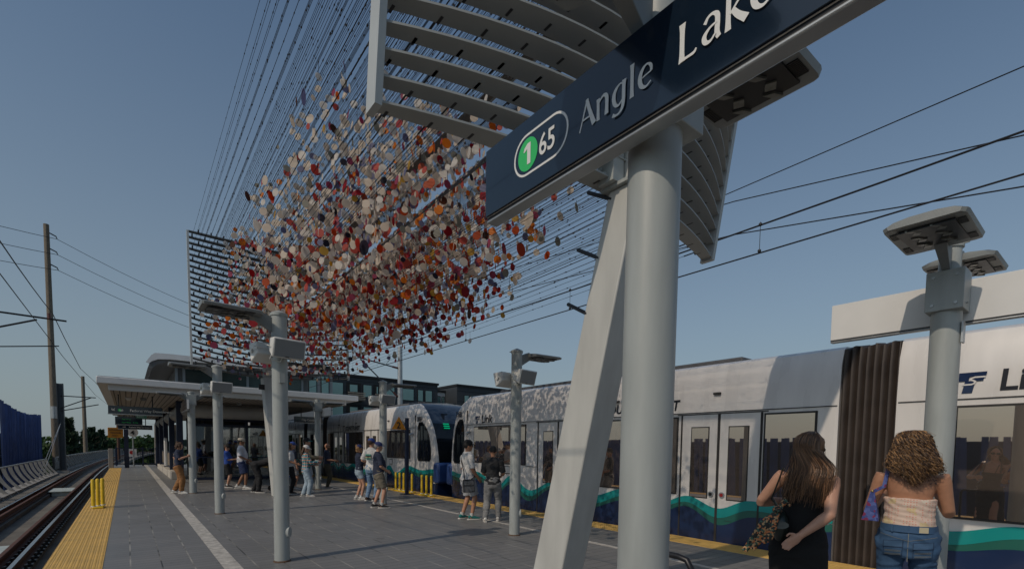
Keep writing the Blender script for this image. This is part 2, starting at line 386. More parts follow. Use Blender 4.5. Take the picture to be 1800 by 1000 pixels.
# ================================================================== GUARD RAIL, POLES, WIRES ON THE LEFT
def fin(y, x):
    b_ = MB(); c_ = curvx(y); pts = []
    for k in range(7):
        a = k/6; pts.append((x-0.95*a+0.35*a*a-0.15*a*(1-a)+c_+0.28, y, -0.62+1.05*a))
    for i in range(6):
        p, q = pts[i], pts[i+1]; h = 0.055
        b_.hexa([(p[0]-.07,y-h,p[2]),(p[0]+.07,y-h,p[2]),(p[0]+.07,y+h,p[2]),(p[0]-.07,y+h,p[2])],
                [(q[0]-.07,y-h,q[2]),(q[0]+.07,y-h,q[2]),(q[0]+.07,y+h,q[2]),(q[0]-.07,y+h,q[2])])
    return b_
def barrier(y0, y1, step, label, panel=True):
    t_ = thing('guideway_barrier', label, 'barrier', (-4.1, y0, -0.62))
    n = int((y1-y0)/step)
    for i in range(n+1):
        part('fin', fin(y0+i*step, -4.1), mat("barrier_concrete", (0.42,0.40,0.36), 0.8, 0, 0.2, 4), t_)
    b_ = MB(); ys = [y0+i*step for i in range(n+1)]
    sweep(b_, [(-4.42,0.43),(-4.36,0.43),(-4.36,0.49),(-4.42,0.49)], ys); part('top_rail', b_, GALV, t_)
    b_ = MB(); sweep(b_, [(-4.25,-0.62),(-3.8,-0.62),(-3.8,-0.52),(-4.25,-0.52)], ys); part('kerb', b_, CONC, t_)
    if not panel: return
    b_ = MB(); sweep(b_, [(-4.50,-0.5),(-4.47,-0.5),(-4.47,0.40),(-4.50,0.40)], ys); part('mesh_panel', b_, mat("barrier_panel", (0.22,0.22,0.21), 0.7, 0.2, 0.3, 5), t_)
barrier(22.0, 46.0, 1.6, 'curved concrete fin barrier beside the blue screen', False)
barrier(51.0, 125.0, 1.9, 'long concrete fin barrier curving away below the trees')

def utility_pole(x, y, ztop, r, lab, arms=True, m=WOOD):
    t_ = thing('utility_pole', lab, 'utility pole', (x, y, -9))
    b_ = MB(); b_.tube([(x,y,-9),(x,y,2),(x-0.03,y,ztop)], [r*1.15, r, r*0.8], 12); part('shaft', b_, m, t_)
    if arms:
        for k in range(3):
            z = ztop-0.75-k*1.27
            a = MB(); a.tube([(x+r*.7,y,z+0.1),(x+0.55,y-.1,z-0.1),(x+0.62,y-.1,z-0.3)], [0.05,0.045,0.03], 6); part('insulator_arm', a, BLACK, t_)
        b2 = MB(); b2.tube([(x,y,3.6),(x,y,4.6)], r*1.06, 12); part('metal_band', b2, GALV, t_)
    return t_
utility_pole(-4.75, 56.5, 19.5, 0.23, 'tall weathered wooden utility pole with three insulator arms')
utility_pole(-3.95, 79, 9.55, 0.21, 'shorter wooden pole farther back among the trees', arms=False)
utility_pole(-0.77, 75, 3.9, 0.15, 'dark brown wooden pole just left of the orange end of platform sign', False, mat("dark_pole_wood", (0.09,0.045,0.03), 0.9, 0, 0.3, 5))
def wire(name, pts, r, label, cat='wire', group=None, m=WIRE):
    b_ = MB(); b_.tube(pts, r, 4, cap=False); return solo(name, b_, m, label, cat, group)
def sag(p, q, s, n=14):
    return [(p[0]+(q[0]-p[0])*i/n, p[1]+(q[1]-p[1])*i/n, p[2]+(q[2]-p[2])*i/n-4*s*(i/n)*(1-i/n)) for i in range(n+1)]
for k, (nm) in enumerate(('top', 'middle', 'bottom')):
    z = 18.45-k*1.27
    wire('power_line', sag((-4.15, 56.4, z), (24, 78, z-1.2), 1.5), 0.02, '%s power line running right from the wooden pole to the art screen' % nm, 'power line')
    wire('power_line', sag((-4.15, 56.4, z), (-24, 36, z-2.2), 0.9), 0.02, '%s power line running left from the wooden pole out of frame' % nm, 'power line')
# catenary of the left track
cz, mz = 5.45, 6.55
wire('contact_wire', [(-2.2, 5, cz), (-2.15, 30, cz), (-1.9, 52, cz), (-0.9, 78, cz), (2.0, 110, cz), (7, 140, cz)], 0.013, 'lower overhead contact wire above the empty left track', 'overhead wire')
def mess_pts(x, y0, y1, zt, zb): 
    return [(x, y0+(y1-y0)*i/12, zb+(zt-zb)*(2*i/12-1)**2) for i in range(13)]
wire('messenger_wire', mess_pts(-2.2, -6, 27, 6.75, 6.2)+[(-2.15,31,6.45),(-2.1,40,6.1),(-1.9,52,6.5),(-1.2,66,6.0),(-0.9,78,6.4),(2,110,6.3)], 0.016, 'upper messenger wire above the empty left track', 'overhead wire')
def steel_pole(x, y, z0, z1, lab, w_=0.13):
    t_ = thing('catenary_pole', lab, 'catenary pole', (x, y, z0))
    b_ = MB(); b_.box(x-w_, x+w_, y-w_*.15, y+w_*.15, z0, z1); b_.box(x-w_, x-w_*.7, y-w_, y+w_, z0, z1); b_.box(x+w_*.7, x+w_, y-w_, y+w_, z0, z1)
    part('mast', b_, mat("dark_steel", (0.06,0.07,0.08), 0.5, 0.4, 0.2, 4), t_, smooth=0)
    b_ = MB(); b_.box(x-.35, x+.35, y-.35, y+.35, z0-0.1, z0+0.14); part('footing', b_, CONC, t_)
    return t_
sp = steel_pole(-3.75, 49.0, -0.62, 5.9, 'dark steel catenary mast standing in the gap of the barrier', 0.19)
for z0, z1, x1 in ((5.0, 5.0, -1.75), (4.1, 5.0, -2.0), (3.9, 4.5, -1.6)):
    a = MB(); a.tube([(-3.75,48.9,z0),(x1,48.9,z1)], 0.035, 6); part('cantilever_arm', a, BLACK, sp)
a = MB(); a.tube([(-3.75,49,3.1),(-4.6,44.5,-0.6)], 0.018, 5); a.tube([(-3.75,49,3.1),(-4.4,44.5,-0.6)], 0.018, 5); part('guy_wire', a, GALV, sp)
# cantilever coming in from the left
lc = thing('catenary_cantilever', 'overhead line bracket reaching in from the left frame edge', 'bracket', (-4.5, 26.5, -0.62))
b_ = MB(); b_.box(-4.62,-4.38,26.3,26.55,-0.62,7.4); part('mast', b_, mat("dark_steel", (0.06,0.07,0.08)), lc)
for p, q, r_ in (((-4.4,26.4,6.45),(-1.75,26.4,6.40),0.035), ((-4.4,26.4,5.55),(-2.6,26.4,6.32),0.035), ((-4.4,26.4,5.05),(-2.0,26.4,5.40),0.022)):
    a = MB(); a.tube([p, q], r_, 8); part('cantilever_arm', a, BLACK, lc)
a = MB(); a.tube([(-2.25,26.4,6.40),(-2.25,26.4,6.62)], 0.06, 8); part('insulator', a, mat("insulator_brown", (0.12,0.04,0.03), 0.4), lc)

# right track catenary
wire('contact_wire', [(9.75, -30, 5.47), (9.75, 24.2, 5.50), (9.7, 60, 5.5)], 0.015, 'lower overhead contact wire above the trains', 'overhead wire')
def mess(x, spans, zt, zb):
    pts = []
    for a_, b_ in spans:
        for i in range(12):
            t_ = i/12; pts.append((x, a_+(b_-a_)*t_, zb+(zt-zb)*(2*t_-1)**2))
    return pts
wire('messenger_wire', mess(9.75, [(-24,-8),(-8,24.2),(24.2,56)], 6.35, 6.0), 0.018, 'upper messenger wire above the trains', 'overhead wire')
for y in (4.72, 9.9, 15.2, -1.8):
    t_ = thing('wire_dropper', {4.72: 'short dropper between overhead wires in open sky right of the big column', 9.9: 'short dropper between overhead wires left of the leaning column', 15.2: 'short dropper between overhead wires behind the hanging discs', -1.8: 'short dropper near the upper right frame edge'}[y], 'dropper', (9.75, y, 5.48))
    a = MB(); a.tube([(9.75,y,5.49),(9.75,y,6.08)], 0.006, 5); a.ball((9.75,y,5.53),0.035); a.ball((9.75,y,6.03),0.035); part('rod', a, WIRE, t_)
wire('feeder_wire', [(10.6,-6,4.5),(10.6,1.3,5.65),(10.6,5.71,6.39),(11.4,24,8.2)], 0.012, 'thin feeder wire crossing below the messenger wire', 'overhead wire')
wire('feeder_wire', [(13.5,-30,9.5),(13.5,0,9.0),(13.5,25,8.6),(13.5,60,9.0)], 0.014, 'topmost single wire crossing the open sky at right', 'overhead wire')
wire('feeder_wire', [(12.2,-12,5.0),(12.2,1.54,7.12),(12.2,6.6,7.93),(12.2,25,9.6)], 0.013, 'second wire from the top in the sky at right', 'overhead wire')
cp = thing('catenary_pole', 'pale round catenary pole behind the trains with a bracket', 'catenary pole', (12.0, 25.4, -0.62))
b_ = MB(); b_.tube([(12.0,25.4,-0.62),(12.0,25.4,7.1)], [0.15,0.13], 16); b_.lathe((12.0,25.4,7.1), [(0.13,0),(0.1,0.05),(0.02,0.07)], 16); part('mast', b_, GALV, cp)
for p, q, r_ in (((11.9,25.4,5.95),(9.6,25.4,6.28),0.035), ((11.9,25.4,4.35),(9.75,25.4,6.2),0.035)):
    a = MB(); a.tube([p, q], r_, 8); part('cantilever_arm', a, mat("dark_steel", (0.06,0.07,0.08)), cp)
a = MB(); a.tube([(11.85,25.4,5.96),(11.55,25.4,6.0)], 0.055, 8); a.tube([(11.85,25.4,4.4),(11.6,25.4,4.62)], 0.055, 8); part('insulator', a, mat("insulator_brown", (0.12,0.04,0.03), 0.4), cp)
a = MB(); a.tube([(9.75,22.2,6.15),(9.9,22.0,5.9),(9.85,22.0,5.7),(9.75,22.2,5.5)], 0.012, 5); part('jumper_cable', a, WIRE, cp)

# ================================================================== BLUE SLAT SCREEN (parking garage) ON THE LEFT
SLB = mat("screen_blue", (0.045, 0.085, 0.24), 0.45, 0.1, 0.2, 1.2)
def slat_screen(x, y0, y1, z0, zt, label, step=0.34, back=True, lean=0.0, jit=.12, ang=None):
    t_ = thing('slat_screen', label, 'slat screen', (x, y0, -9))
    b_ = MB(); r2 = random.Random(int(y0*10)+5); n = int((y1-y0)/step)
    for i in range(n):
        y = y0+i*step; z1 = zt(y)+r2.uniform(-jit,jit); a = r2.uniform(-.5,.9) if ang is None else ang+r2.uniform(-.1,.1); dy = r2.uniform(-.25,.25)+lean; w_ = 0.11
        c, s_ = math.cos(a)*w_, math.sin(a)*w_
        c2, s2 = (math.cos(a+.8)*w_, math.sin(a+.8)*w_) if ang is None else (math.cos(a+.15)*w_, math.sin(a+.15)*w_)
        b_.add([(x-s_,y-c,z0),(x+s_,y+c,z0),(x+s2,y+dy+c2,z1),(x-s2,y+dy-c2,z1),(x-s_+.02,y-c,z0),(x+s_+.02,y+c,z0),(x+s2+.02,y+dy+c2,z1),(x-s2+.02,y+dy-c2,z1)],
               [(0,1,2,3),(7,6,5,4),(0,4,5,1),(1,5,6,2),(2,6,7,3),(3,7,4,0)])
    part('slats', b_, SLB, t_, smooth=0)
    b_ = MB()
    for z in (0.6,):
        if z < zt(y0): b_.box(x-.25, x-.12, y0, y1, z-.06, z+.06)
    part('support_rails', b_, NAVY, t_, smooth=0)
    if back:
        b_ = MB(); b_.box(x-3.0, x-0.5, y0, y1, z0, 2.2); part('parking_deck', b_, mat("garage_dark", (0.05,0.065,0.10), 0.8, 0, 0.3, 0.6), t_, smooth=0)
slat_screen(-6.6, 47, 66, -8.9, lambda y: 4.55-0.55*math.sin((y-44)/22*3.1)*0.9-(y-44)*0.016, 'tall blue twisted slat screen of the parking garage at far left', 0.22)
slat_screen(-11.0, -16, 44, -8.9, lambda y: 2.34+0.05*math.sin(y/7), 'long blue slat garage screen seen mirrored in the train windows', 0.27, jit=.02, lean=.35, ang=.1)

# ================================================================== TREES
def tree(x, y, h, kind, label, seed, zb=-9.0):
    r2 = random.Random(seed)
    t_ = thing('conifer_tree' if kind == 'c' else 'broadleaf_tree', label, 'tree', (x, y, zb), group=None)
    b_ = MB(); b_.tube([(x,y,zb),(x+.2,y,zb+h*.5),(x,y,zb+h*.95)], [h*.022, h*.014, h*.004], 7)
    for k in range(10):
        a = r2.uniform(0,6.28); z = zb+h*r2.uniform(.3,.85); L = h*.14
        b_.tube([(x,y,z),(x+L*math.cos(a),y+L*math.sin(a),z+L*.4)], [h*.006,h*.002], 4)
    part('trunk', b_, mat("bark", (0.06,0.045,0.03), 0.9), t_)
    c = MB(); n = int(2000 if kind == 'c' else 2300)
    for i in range(n):
        if kind == 'c':
            u = r2.random()**0.75; z = zb+h*(0.12+0.88*u); lay = 0.72+0.38*math.sin(u*34+seed)
            rr = h*0.20*(1-u)**0.8*lay*(0.55+0.45*r2.random())+0.05; a = r2.uniform(0,6.28)
            p = Vector((x+rr*math.cos(a), y+rr*math.sin(a), z-rr*0.35)); s_ = h*0.042*(0.5+r2.random())
        else:
            a, b2 = r2.uniform(0,6.28), r2.uniform(-1,1); k_ = r2.randrange(7)
            cx, cy, cz_ = [(0,0,.7),(.16,.05,.55),(-.15,.1,.58),(.1,-.15,.66),(-.08,-.12,.8),(.05,.14,.83),(0,0,.45)][k_]
            rr = h*0.17*r2.random()**.4; q = math.sqrt(1-b2*b2)
            p = Vector((x+h*cx+rr*q*math.cos(a), y+h*cy+rr*q*math.sin(a), zb+h*cz_+rr*b2)); s_ = h*0.030*(0.6+r2.random())
        n1 = Vector((r2.gauss(0,1), r2.gauss(0,1), r2.gauss(0,1))).normalized(); n2 = n1.orthogonal().normalized()*s_; n3 = n1.cross(n2).normalized()*s_
        if kind == 'c': n3 = n3*0.6
        c.add([p-n2, p-n3*.5, p+n2, p+n3], [(0,1,2,3)])
    part('crown', c, mat("conifer_leaf", (0.030,0.060,0.028), 0.8, 0, 0.35, 0.5, trans=0.2) if kind == 'c' else mat("broad_leaf", (0.055,0.105,0.03), 0.8, 0, 0.35, 0.5, trans=0.25), t_, smooth=0)
TR = [(-6.6,96,13.9,'c','tall broad dark conifer directly right of the steel catenary mast'),
      (-7.4,92,11.9,'c','dark conifer between the wooden pole and the steel mast'),
      (-6.3,100,11.9,'c','low dark conifer just right of the tallest conifer'),
      (-5.2,104,12.5,'c','dark conifer just left of the shorter wooden pole'),
      (-4.6,108,12.9,'c','pointed dark conifer right behind the shorter wooden pole'),
      (-4.2,112,12.2,'c','small dark conifer next right from the shorter wooden pole'),
      (-3.6,116,12.7,'c','slim conifer with a narrow top in the middle of the tree line'),
      (-2.8,125,12.2,'b','light green broadleaf tree next to the slim narrow conifer'),
      (-2.0,130,12.2,'b','light green broadleaf tree left of the dark brown pole'),
      (-1.3,126,12.0,'b','broadleaf tree nearest the canopy edge'),
      (-8.3,98,11.6,'b','broadleaf tree low behind the fin barrier at left'),
      (-0.3,165,11.6,'b','small round tree far down the line beside the gate'),
      (3,150,12.6,'b','broadleaf tree right of the dark brown pole')]
for i, (x, y, h, k, lab) in enumerate(TR): tree(x, y, h, k, lab, 11+i)
ww = MB(); r3 = random.Random(3)
for i in range(5200):
    x = r3.uniform(-60, 260); y = 190+r3.uniform(-8, 30)-x*0.25; z = -9+r3.random()**.6*(10.6+1.2*math.sin(x*.13)+.8*math.sin(x*.41)); s_ = r3.uniform(.5,1.3)
    n1 = Vector((r3.gauss(0,1), r3.gauss(0,1), r3.gauss(0,1))).normalized(); n2 = n1.orthogonal()*s_; n3 = n1.cross(n2)
    p = Vector((x,y,z)); ww.add([p-n2, p-n3, p+n2, p+n3], [(0,1,2,3)])
solo('distant_woods', ww, mat("far_leaf", (0.035,0.06,0.035), 0.9, 0, 0.3, 0.2), 'far off line of trees along the horizon', 'woods', kind='stuff', smooth=0)

# ================================================================== APARTMENT BUILDINGS
CLAD = mat("dark_cladding", (0.035,0.042,0.05), 0.6, 0, 0.15, 0.4, stretch=(1,1,6))
CLADB = mat("dark_recess", (0.012,0.014,0.017), 0.8)
BGLASS = mat("flat_window_glass", (0.20,0.33,0.33), 0.08, 0.35, 0.15, 0.3)
BALC = mat("balcony_slats", (0.33,0.28,0.22), 0.7, 0, 0.3, 3)
def block(name, label, x0, x1, y0, z0, z1, depth, wallm, wins, balcs, rz=0, recess=()):
    t_ = thing(name, label, 'building', (x0, y0, -9))
    def P(mb, nm, m, par=t_, **k): return part(nm, mb, m, par, **k)
    b_ = MB(); b_.box(x0, x1, y0, y0+depth, z0, z1); P(b_, 'wall', wallm, smooth=0)
    b_ = MB(); b_.box(x0-.1, x1+.1, y0-.12, y0+depth+.1, z1, z1+.22); P(b_, 'parapet', CLADB, smooth=0)
    b_ = MB()
    z = z0+2.2
    while z < z1-0.3: b_.box(x0+.02, x1-.02, y0-.012, y0-.002, z, z+.04); z += 1.12
    P(b_, 'cladding_joint', CLADB, smooth=0)
    for (a, b, c, d) in recess:
        q = MB(); q.box(a, b, y0-.02, y0+.3, c, d); P(q, 'balcony_recess', CLADB, smooth=0)
    for (a, b, c, d) in wins:
        q = MB(); q.box(a, b, y0-.05, y0-.02-.001, c, d); f = P(q, 'window', CLADB, smooth=0)
        k = MB(); n = max(1, round((b-a)/1.1)); w_ = (b-a)/n
        for i in range(n): k.box(a+i*w_+.07, a+(i+1)*w_-.07, y0-.075, y0-.052, c+.07, d-.07)
        part('pane', k, BGLASS, f, smooth=0)
    for (a, b, c, d) in balcs:
        q = MB(); z = c
        while z < d: q.box(a, b, y0-.9, y0-.86, z, z+.09); z += .17
        q.box(a, b, y0-.84, y0, c-.12, c-.02); P(q, 'balcony', BALC, smooth=0)
    return t_
Y0 = 46.0
S_ = Y0/70.0
def bx(px): return px*S_
def bz(pz): return 1.65+(pz-1.65)*S_
wins = []; balcs = []; rec = []
# window rows, measured on the facade (x at 70 m, z at 70 m)
for (a, b) in ((22.3,24.4),(27.2,28.6),(30.4,32.2),(33.4,35.4),(36.0,37.0),(37.3,38.6)):
    for (c, d) in ((8.7,10.6),(5.6,7.4),(2.4,4.2)): wins.append((bx(a), bx(b), bz(c), bz(d)))
for (a, b) in ((24.8,27.0),(28.8,30.1)):
    for (c, d) in ((8.4,10.7),(5.3,7.5),(2.1,4.3)):
        rec.append((bx(a), bx(b), bz(c), bz(d))); balcs.append((bx(a-.2), bx(b+.1), bz(c-.1), bz(c+.9)))
        wins.append((bx(a+.4), bx(b-.5), bz(c+.9), bz(d-.2)))
block('apartment_block', 'dark grey apartment block with slatted balconies behind the trains', bx(19.5), bx(39.6), Y0, -9, bz(11.5), 12, CLAD, wins, balcs, recess=rec)
block('apartment_block', 'narrow white apartment bay between the two dark blocks', bx(39.65), bx(43.2), Y0+2.5, -9, bz(10.95), 9, WHITEM, [(bx(40.9),bx(42.3),bz(8.2),bz(10.3)),(bx(40.0),bx(40.7),bz(8.2),bz(10.3)),(bx(42.5),bx(43.1),bz(8.2),bz(10.3))], [(bx(40.9),bx(42.4),bz(7.9),bz(8.7))])
block('apartment_block', 'second dark apartment block farther right behind the white bay', bx(43.25), bx(60), Y0, -9, bz(11.75), 14, CLAD, [(bx(44.6),bx(45.6),bz(8.5),bz(10.4)),(bx(45.9),bx(47.6),bz(8.5),bz(10.4)),(bx(50),bx(52),bz(8.5),bz(10.4))], [])
block('apartment_block', 'light grey apartment block behind the canopy end', bx(12.5), bx(19.4), Y0-7, -9, bz(10.6), 20, mat("grey_panel", (0.33,0.33,0.32), 0.7, 0, 0.1, 0.5), [(bx(x_), bx(x_+1.0), bz(7.6), bz(9.8)) for x_ in (13.2,15.0,16.6,18.0)], [])
# buildings behind the camera, seen only in reflections
block('apartment_block', 'pale apartment house mirrored in the shelter glass', 6, 22, -52, -9, 14, 0.6, WHITEM, [], [])

# ================================================================== TRAINS
XS, XC, XO = 8.40, 9.725, 11.05
WAVE = [(0,.86),(.65,.80),(1.6,.92),(2.82,.60),(3.35,.88),(4.2,.54),(5.1,.82),(6.35,.58),(7.4,.82),(8.25,.62),(8.85,.79),(9.45,.61),(10.05,.80),(11.15,.64),(11.75,.80),(12.6,.65),(13.3,.79),(14.2,.60),(15.2,.80),(16.2,.6),(17,.8),(18,.6),(19,.82),(20.2,.58),(21.3,.84),(22.4,.6),(23.3,.88),(24.2,.62),(25.3,.92),(26.3,.8),(27,.86)]
def wav(s):
    for (a, za), (b, zb) in zip(WAVE, WAVE[1:]):
        if s <= b:
            t_ = (s-a)/(b-a); return za+(zb-za)*(0.5-0.5*math.cos(math.pi*t_))
    return .8
def logo(par, Ms, h, nm='transit_logo', mt=None):
    """slanted T with an S running through its bar, in plane units of h"""
    mt = mt or TRN; sh = 0.18
    def q(x, y, z=0): return Ms @ Vector(((x+sh*y)*h, y*h, z))
    b_ = MB()
    for poly in ([(0,.60),(.42,.60),(.42,1.0),(0,1.0)], [(.42,.80),(1.0,.80),(1.0,1.0),(.42,1.0)], [(.60,.58),(.95,.58),(.95,.72),(.60,.72)], [(.30,0),(.68,0),(.68,.58),(.30,.60)]):
        n = len(poly); vs = [q(x,y) for x, y in poly]+[q(x,y,.003) for x, y in poly]
        b_.add(vs, [tuple(range(n,2*n))]+[(i,(i+1) % n,(i+1) % n+n,i+n) for i in range(n)])
    o = part(nm, b_, mt, par, smooth=0)
    c = MB(); pts = [(.98,.76),(.62,.76),(.50,.71),(.50,.64),(.60,.60),(.68,.55),(.66,.46),(.56,.42),(.26,.42)]
    for i in range(len(pts)-1):
        (x0,y0),(x1,y1) = pts[i], pts[i+1]; L = math.hypot(x1-x0,y1-y0); nx, ny = -(y1-y0)/L*.035, (x1-x0)/L*.035
        ex, ey = (x1-x0)/L*.02, (y1-y0)/L*.02; zz = .0045+.0002*i
        c.add([q(x0-ex+nx,y0-ey+ny,zz),q(x1+ex+nx,y1+ey+ny,zz),q(x1+ex-nx,y1+ey-ny,zz),q(x0-ex-nx,y0-ey-ny,zz)], [(0,1,2,3)])
    part(nm+'_stripe', c, TRW, par, smooth=0)
def train(num, Yn, d, label, group):
    t_ = thing('light_rail_train', label, 'train', (XC, Yn, RZ), 0, group)
    def Y(s): return Yn+d*s
    def yb(a, b): a, b = Y(a), Y(b); return min(a,b), max(a,b)
    prof = [(0,-.26),(0,.9),(0,2.42),(.035,2.96),(.13,3.20),(.22,3.25),(1.325,3.33)]
    full = [(XS+a, z) for a, z in prof]+[(XO-a, z) for a, z in reversed(prof[:-1])]
    def side(name, s0, s1, z0, z1, off, m, par=t_, sides=(0,), bev=0):
        b_ = MB(); a, b = yb(s0, s1)
        if 0 in sides: b_.box(XS-off, XS+.02, a, b, z0, z1)
        if 1 in sides: b_.box(XO-.02, XO+off, a, b, z0, z1)
        return part(name, b_, m, par, smooth=0, bevel=bev)
    def body(s0, s1):
        a, b = yb(s0, s1); k = MB(); k.prism([(x,z) for x, z in full], 'y', a, b)
        part('body_shell', k, TRW, t_, smooth=35)
    def band(s0, s1):
        N = max(8, int((s1-s0)*14)); ss = [s0+(s1-s0)*i/N for i in range(N+1)]
        for nm, m, off, f0, f1 in (('wave_stripe', TEAL, .019, lambda s: wav(s)-.13-.045*math.sin(2.1*s), wav),
                                   ('wave_stripe', DTEAL, .017, lambda s: wav(s)-.24-.04*math.sin(2.1*s)-.03*math.sin(3.3*s+1), lambda s: wav(s)-.10),
                                   ('navy_skirt', TRN, .015, lambda s: -.24, lambda s: wav(s)-.2-.04*math.sin(2.1*s)-.03*math.sin(3.3*s+1))):
            b_ = MB()
            for X, sg in ((XS,-1),):
                for i in range(N):
                    a, b = ss[i], ss[i+1]
                    x0, x1 = X+sg*.001, X+sg*off
                    b_.hexa([(x0,Y(a),f0(a)),(x1,Y(a),f0(a)),(x1,Y(b),f0(b)),(x0,Y(b),f0(b))],[(x0,Y(a),f1(a)),(x1,Y(a),f1(a)),(x1,Y(b),f1(b)),(x0,Y(b),f1(b))])
            part(nm, b_, m, t_, smooth=0)
    def window(s0, s1, z0, z1, mull=None):
        f = side('window', s0, s1, z0, z1, .014, SEAM)
        p_ = side('pane', s0+.03, s1-.03, z0+.03, z1-.03, .020, GLASSD, f)
        if mull: side('mullion', mull-.012, mull+.012, z0, z1, .023, SEAM, f)
    def door(s0, s1):
        c = (s0+s1)/2
        for a, b, w0, w1 in ((s0, c, s0+.22, c-.20), (c, s1, c+.20, s1-.22)):
            f = side('door', a+.012, b-.012, -.05, 2.30, .012, TRW, bev=.003)
            side('door_window_frame', w0-.02, w1+.02, .77, 2.09, .0155, SEAM, f); side('door_window', w0, w1, .79, 2.07, .021, GLASSD, f)
        side('door_seam', s0-.015, s0+.015, -.05, 2.31, .022, SEAM); side('door_seam', s1-.015, s1+.015, -.05, 2.31, .022, SEAM)
        side('door_seam', c-.022, c+.022, -.05, 2.31, .025, SEAM)
        for k, m in ((-.11, BLACK), (.10, mat("door_button_red", (.35,.02,.02), .4))):
            b_ = MB(); b_.cyl((XS-.02, Y(c+k), .86), (XS-.034, Y(c+k), .86), .052, n=16); part('button_ring', b_, GALV, t_)
            b_ = MB(); b_.cyl((XS-.03, Y(c+k), .86), (XS-.042, Y(c+k), .86), .032, n=16); part('door_button', b_, m, t_)
        side('door_header', s0-.1, s1+.1, 2.315, 2.33, .013, SEAM)
    def bellows(s0, s1):
        b_ = MB(); n = 15; secs = []
        for i in range(n*4+1):
            u = i/(n*4); s = s0+(s1-s0)*u; o_ = .03+.035*math.cos(u*7.5*2*math.pi)+.012*math.cos(u*15*2*math.pi)
            sec = [(XS+o_, -.2),(XS+o_, 1.0),(XS+o_+.006, 2.0),(XS+o_+.02,2.9),(XS+.06+o_,3.20-.02*math.sin(u*19)),(XS+.35,3.26-.4*o_)]
            sec = sec+[(2*XC-x, z) for x, z in reversed(sec)]
            secs.append([(x, Y(s), z) for x, z in sec])
        vs = [p for q in secs for p in q]; m_ = len(secs[0]); fs = []
        for i in range(len(secs)-1):
            for k in range(m_-1): fs.append((i*m_+k, i*m_+k+1, (i+1)*m_+k+1, (i+1)*m_+k))
        b_.add(vs, fs); part('bellows', b_, BELL, t_, smooth=50)
    def half(f):
        """f maps distance from the cab of this half to s"""
        def rg(a, b): a, b = f(a), f(b); return (min(a,b), max(a,b))
        body(*rg(1.1, 11.3)); band(*rg(1.1, 11.3))
        window(*rg(1.5, 4.0), 1.19, 2.29, mull=f(2.75)); side('panel_seam', *rg(4.47, 4.485), .0, 2.34, .0145, SEAM)
        side('panel_seam', *rg(1.1, 1.112), .1, 2.8, .0145, SEAM); side('panel_seam', *rg(4.0, 4.47), 1.165, 1.175, .014, SEAM)
        door(*rg(4.5, 6.0)); window(*rg(6.25, 8.6), .80, 2.29); door(*rg(8.68, 10.18)); window(*rg(10.22, 11.02), .81, 2.29)
        side('cant_rail_seam', *rg(1.15, 11.28), 2.345, 2.357, .0135, SEAM); side('roof_edge_strip', *rg(1.15, 11.28), -.10, -.085, .021, SEAM)
        for s in (3.4, 7.0, 9.3):
            side('marker_lamp', *rg(s, s+.13), 2.66, 2.70, .03, SEAM); side('access_port', *rg(s+.3, s+.42), .40, .405, .021, SEAM)
        b_ = MB(); b_.cyl((XS-.02, Y(f(1.28)), 2.13), (XS-.10, Y(f(1.30)), 2.10), .045, n=12); b_.ball((XS-.11, Y(f(1.30)), 2.09), .05); part('side_camera', b_, GALV, t_)
        side('access_hatch', *rg(3.1, 3.35), .95, 1.12, .016, TRW, bev=.003); side('hatch_frame', *rg(3.08, 3.37), .93, 1.14, .0135, SEAM)
        b_ = MB()
        for a, b in ((2.0,5.2),(6.0,9.5)):
            p, q = yb(f(a), f(b)); b_.box(XS+.6, XO-.6, p, q, 3.25, 3.40)
        part('roof_unit', b_, mat("roof_unit_grey", (0.10,0.10,0.105), .6, 0, .15, 3), t_, bevel=.03)
        # nose: side walls taper in a little, tight corners, bowed front that leans back towards the roof
        nz = [(-.26,-.08),(.35,-.16),(.9,-.20),(1.15,-.20),(1.7,-.12),(2.22,.02),(2.5,.16),(2.8,.38),(3.0,.60),(3.14,.82),(3.24,1.02)]
        hwz = lambda z: 1.325 if z <= 2.42 else (1.325-.035*(z-2.42)/.54 if z < 2.96 else 1.29-.10*(z-2.96)/.24)
        tap = lambda s: .20*(max(0, 1.1-s)/1.3)**2
        def ringpts(z, sf):
            hw = hwz(z); pts = []; rc_ = min(.16, (1.1-sf)*.45); NS_ = 8
            for k in range(NS_+1): s_ = 1.1+(sf+rc_-1.1)*k/NS_; pts.append((hw-tap(s_), s_, 0))
            x0, s0_ = pts[-1][0], sf+rc_
            for k in range(1, 6): a_ = math.pi/2*k/5; pts.append((x0-rc_*(1-math.cos(a_)), s0_-rc_*math.sin(a_), 0 if k < 4 else 1))
            xe, se = pts[-1][0], pts[-1][1]
            for k in range(1, 9): u_ = k/8; x_ = xe*(1-u_); pts.append((x_, se-.10*(1-(x_/xe)**2), 1))
            return pts
        v = []; fs = []; mi = []; W_ = None
        for z, sf in nz:
            h_ = ringpts(z, sf); full_ = [(-x, s_, q) for x, s_, q in h_]+[(x, s_, q) for x, s_, q in reversed(h_[:-1])]; W_ = len(full_)
            v += [(XC+x, Y(f(s_)), z) for x, s_, q in full_]
        flags = [q for _, _, q in full_]
        for i in range(len(nz)-1):
            for k in range(W_-1):
                fs.append((i*W_+k, i*W_+k+1, (i+1)*W_+k+1, (i+1)*W_+k)); zc = (nz[i][0]+nz[i+1][0])/2; fr = flags[k] and flags[k+1]
                mi.append((3 if zc > 2.6 else (2 if zc > 1.0 else 1)) if fr else (1 if zc < .4 else 0))
        fs.append(tuple((len(nz)-1)*W_+k for k in range(W_))); mi.append(3)
        b_ = MB(); b_.v = v; b_.f = fs; b_.m = mi
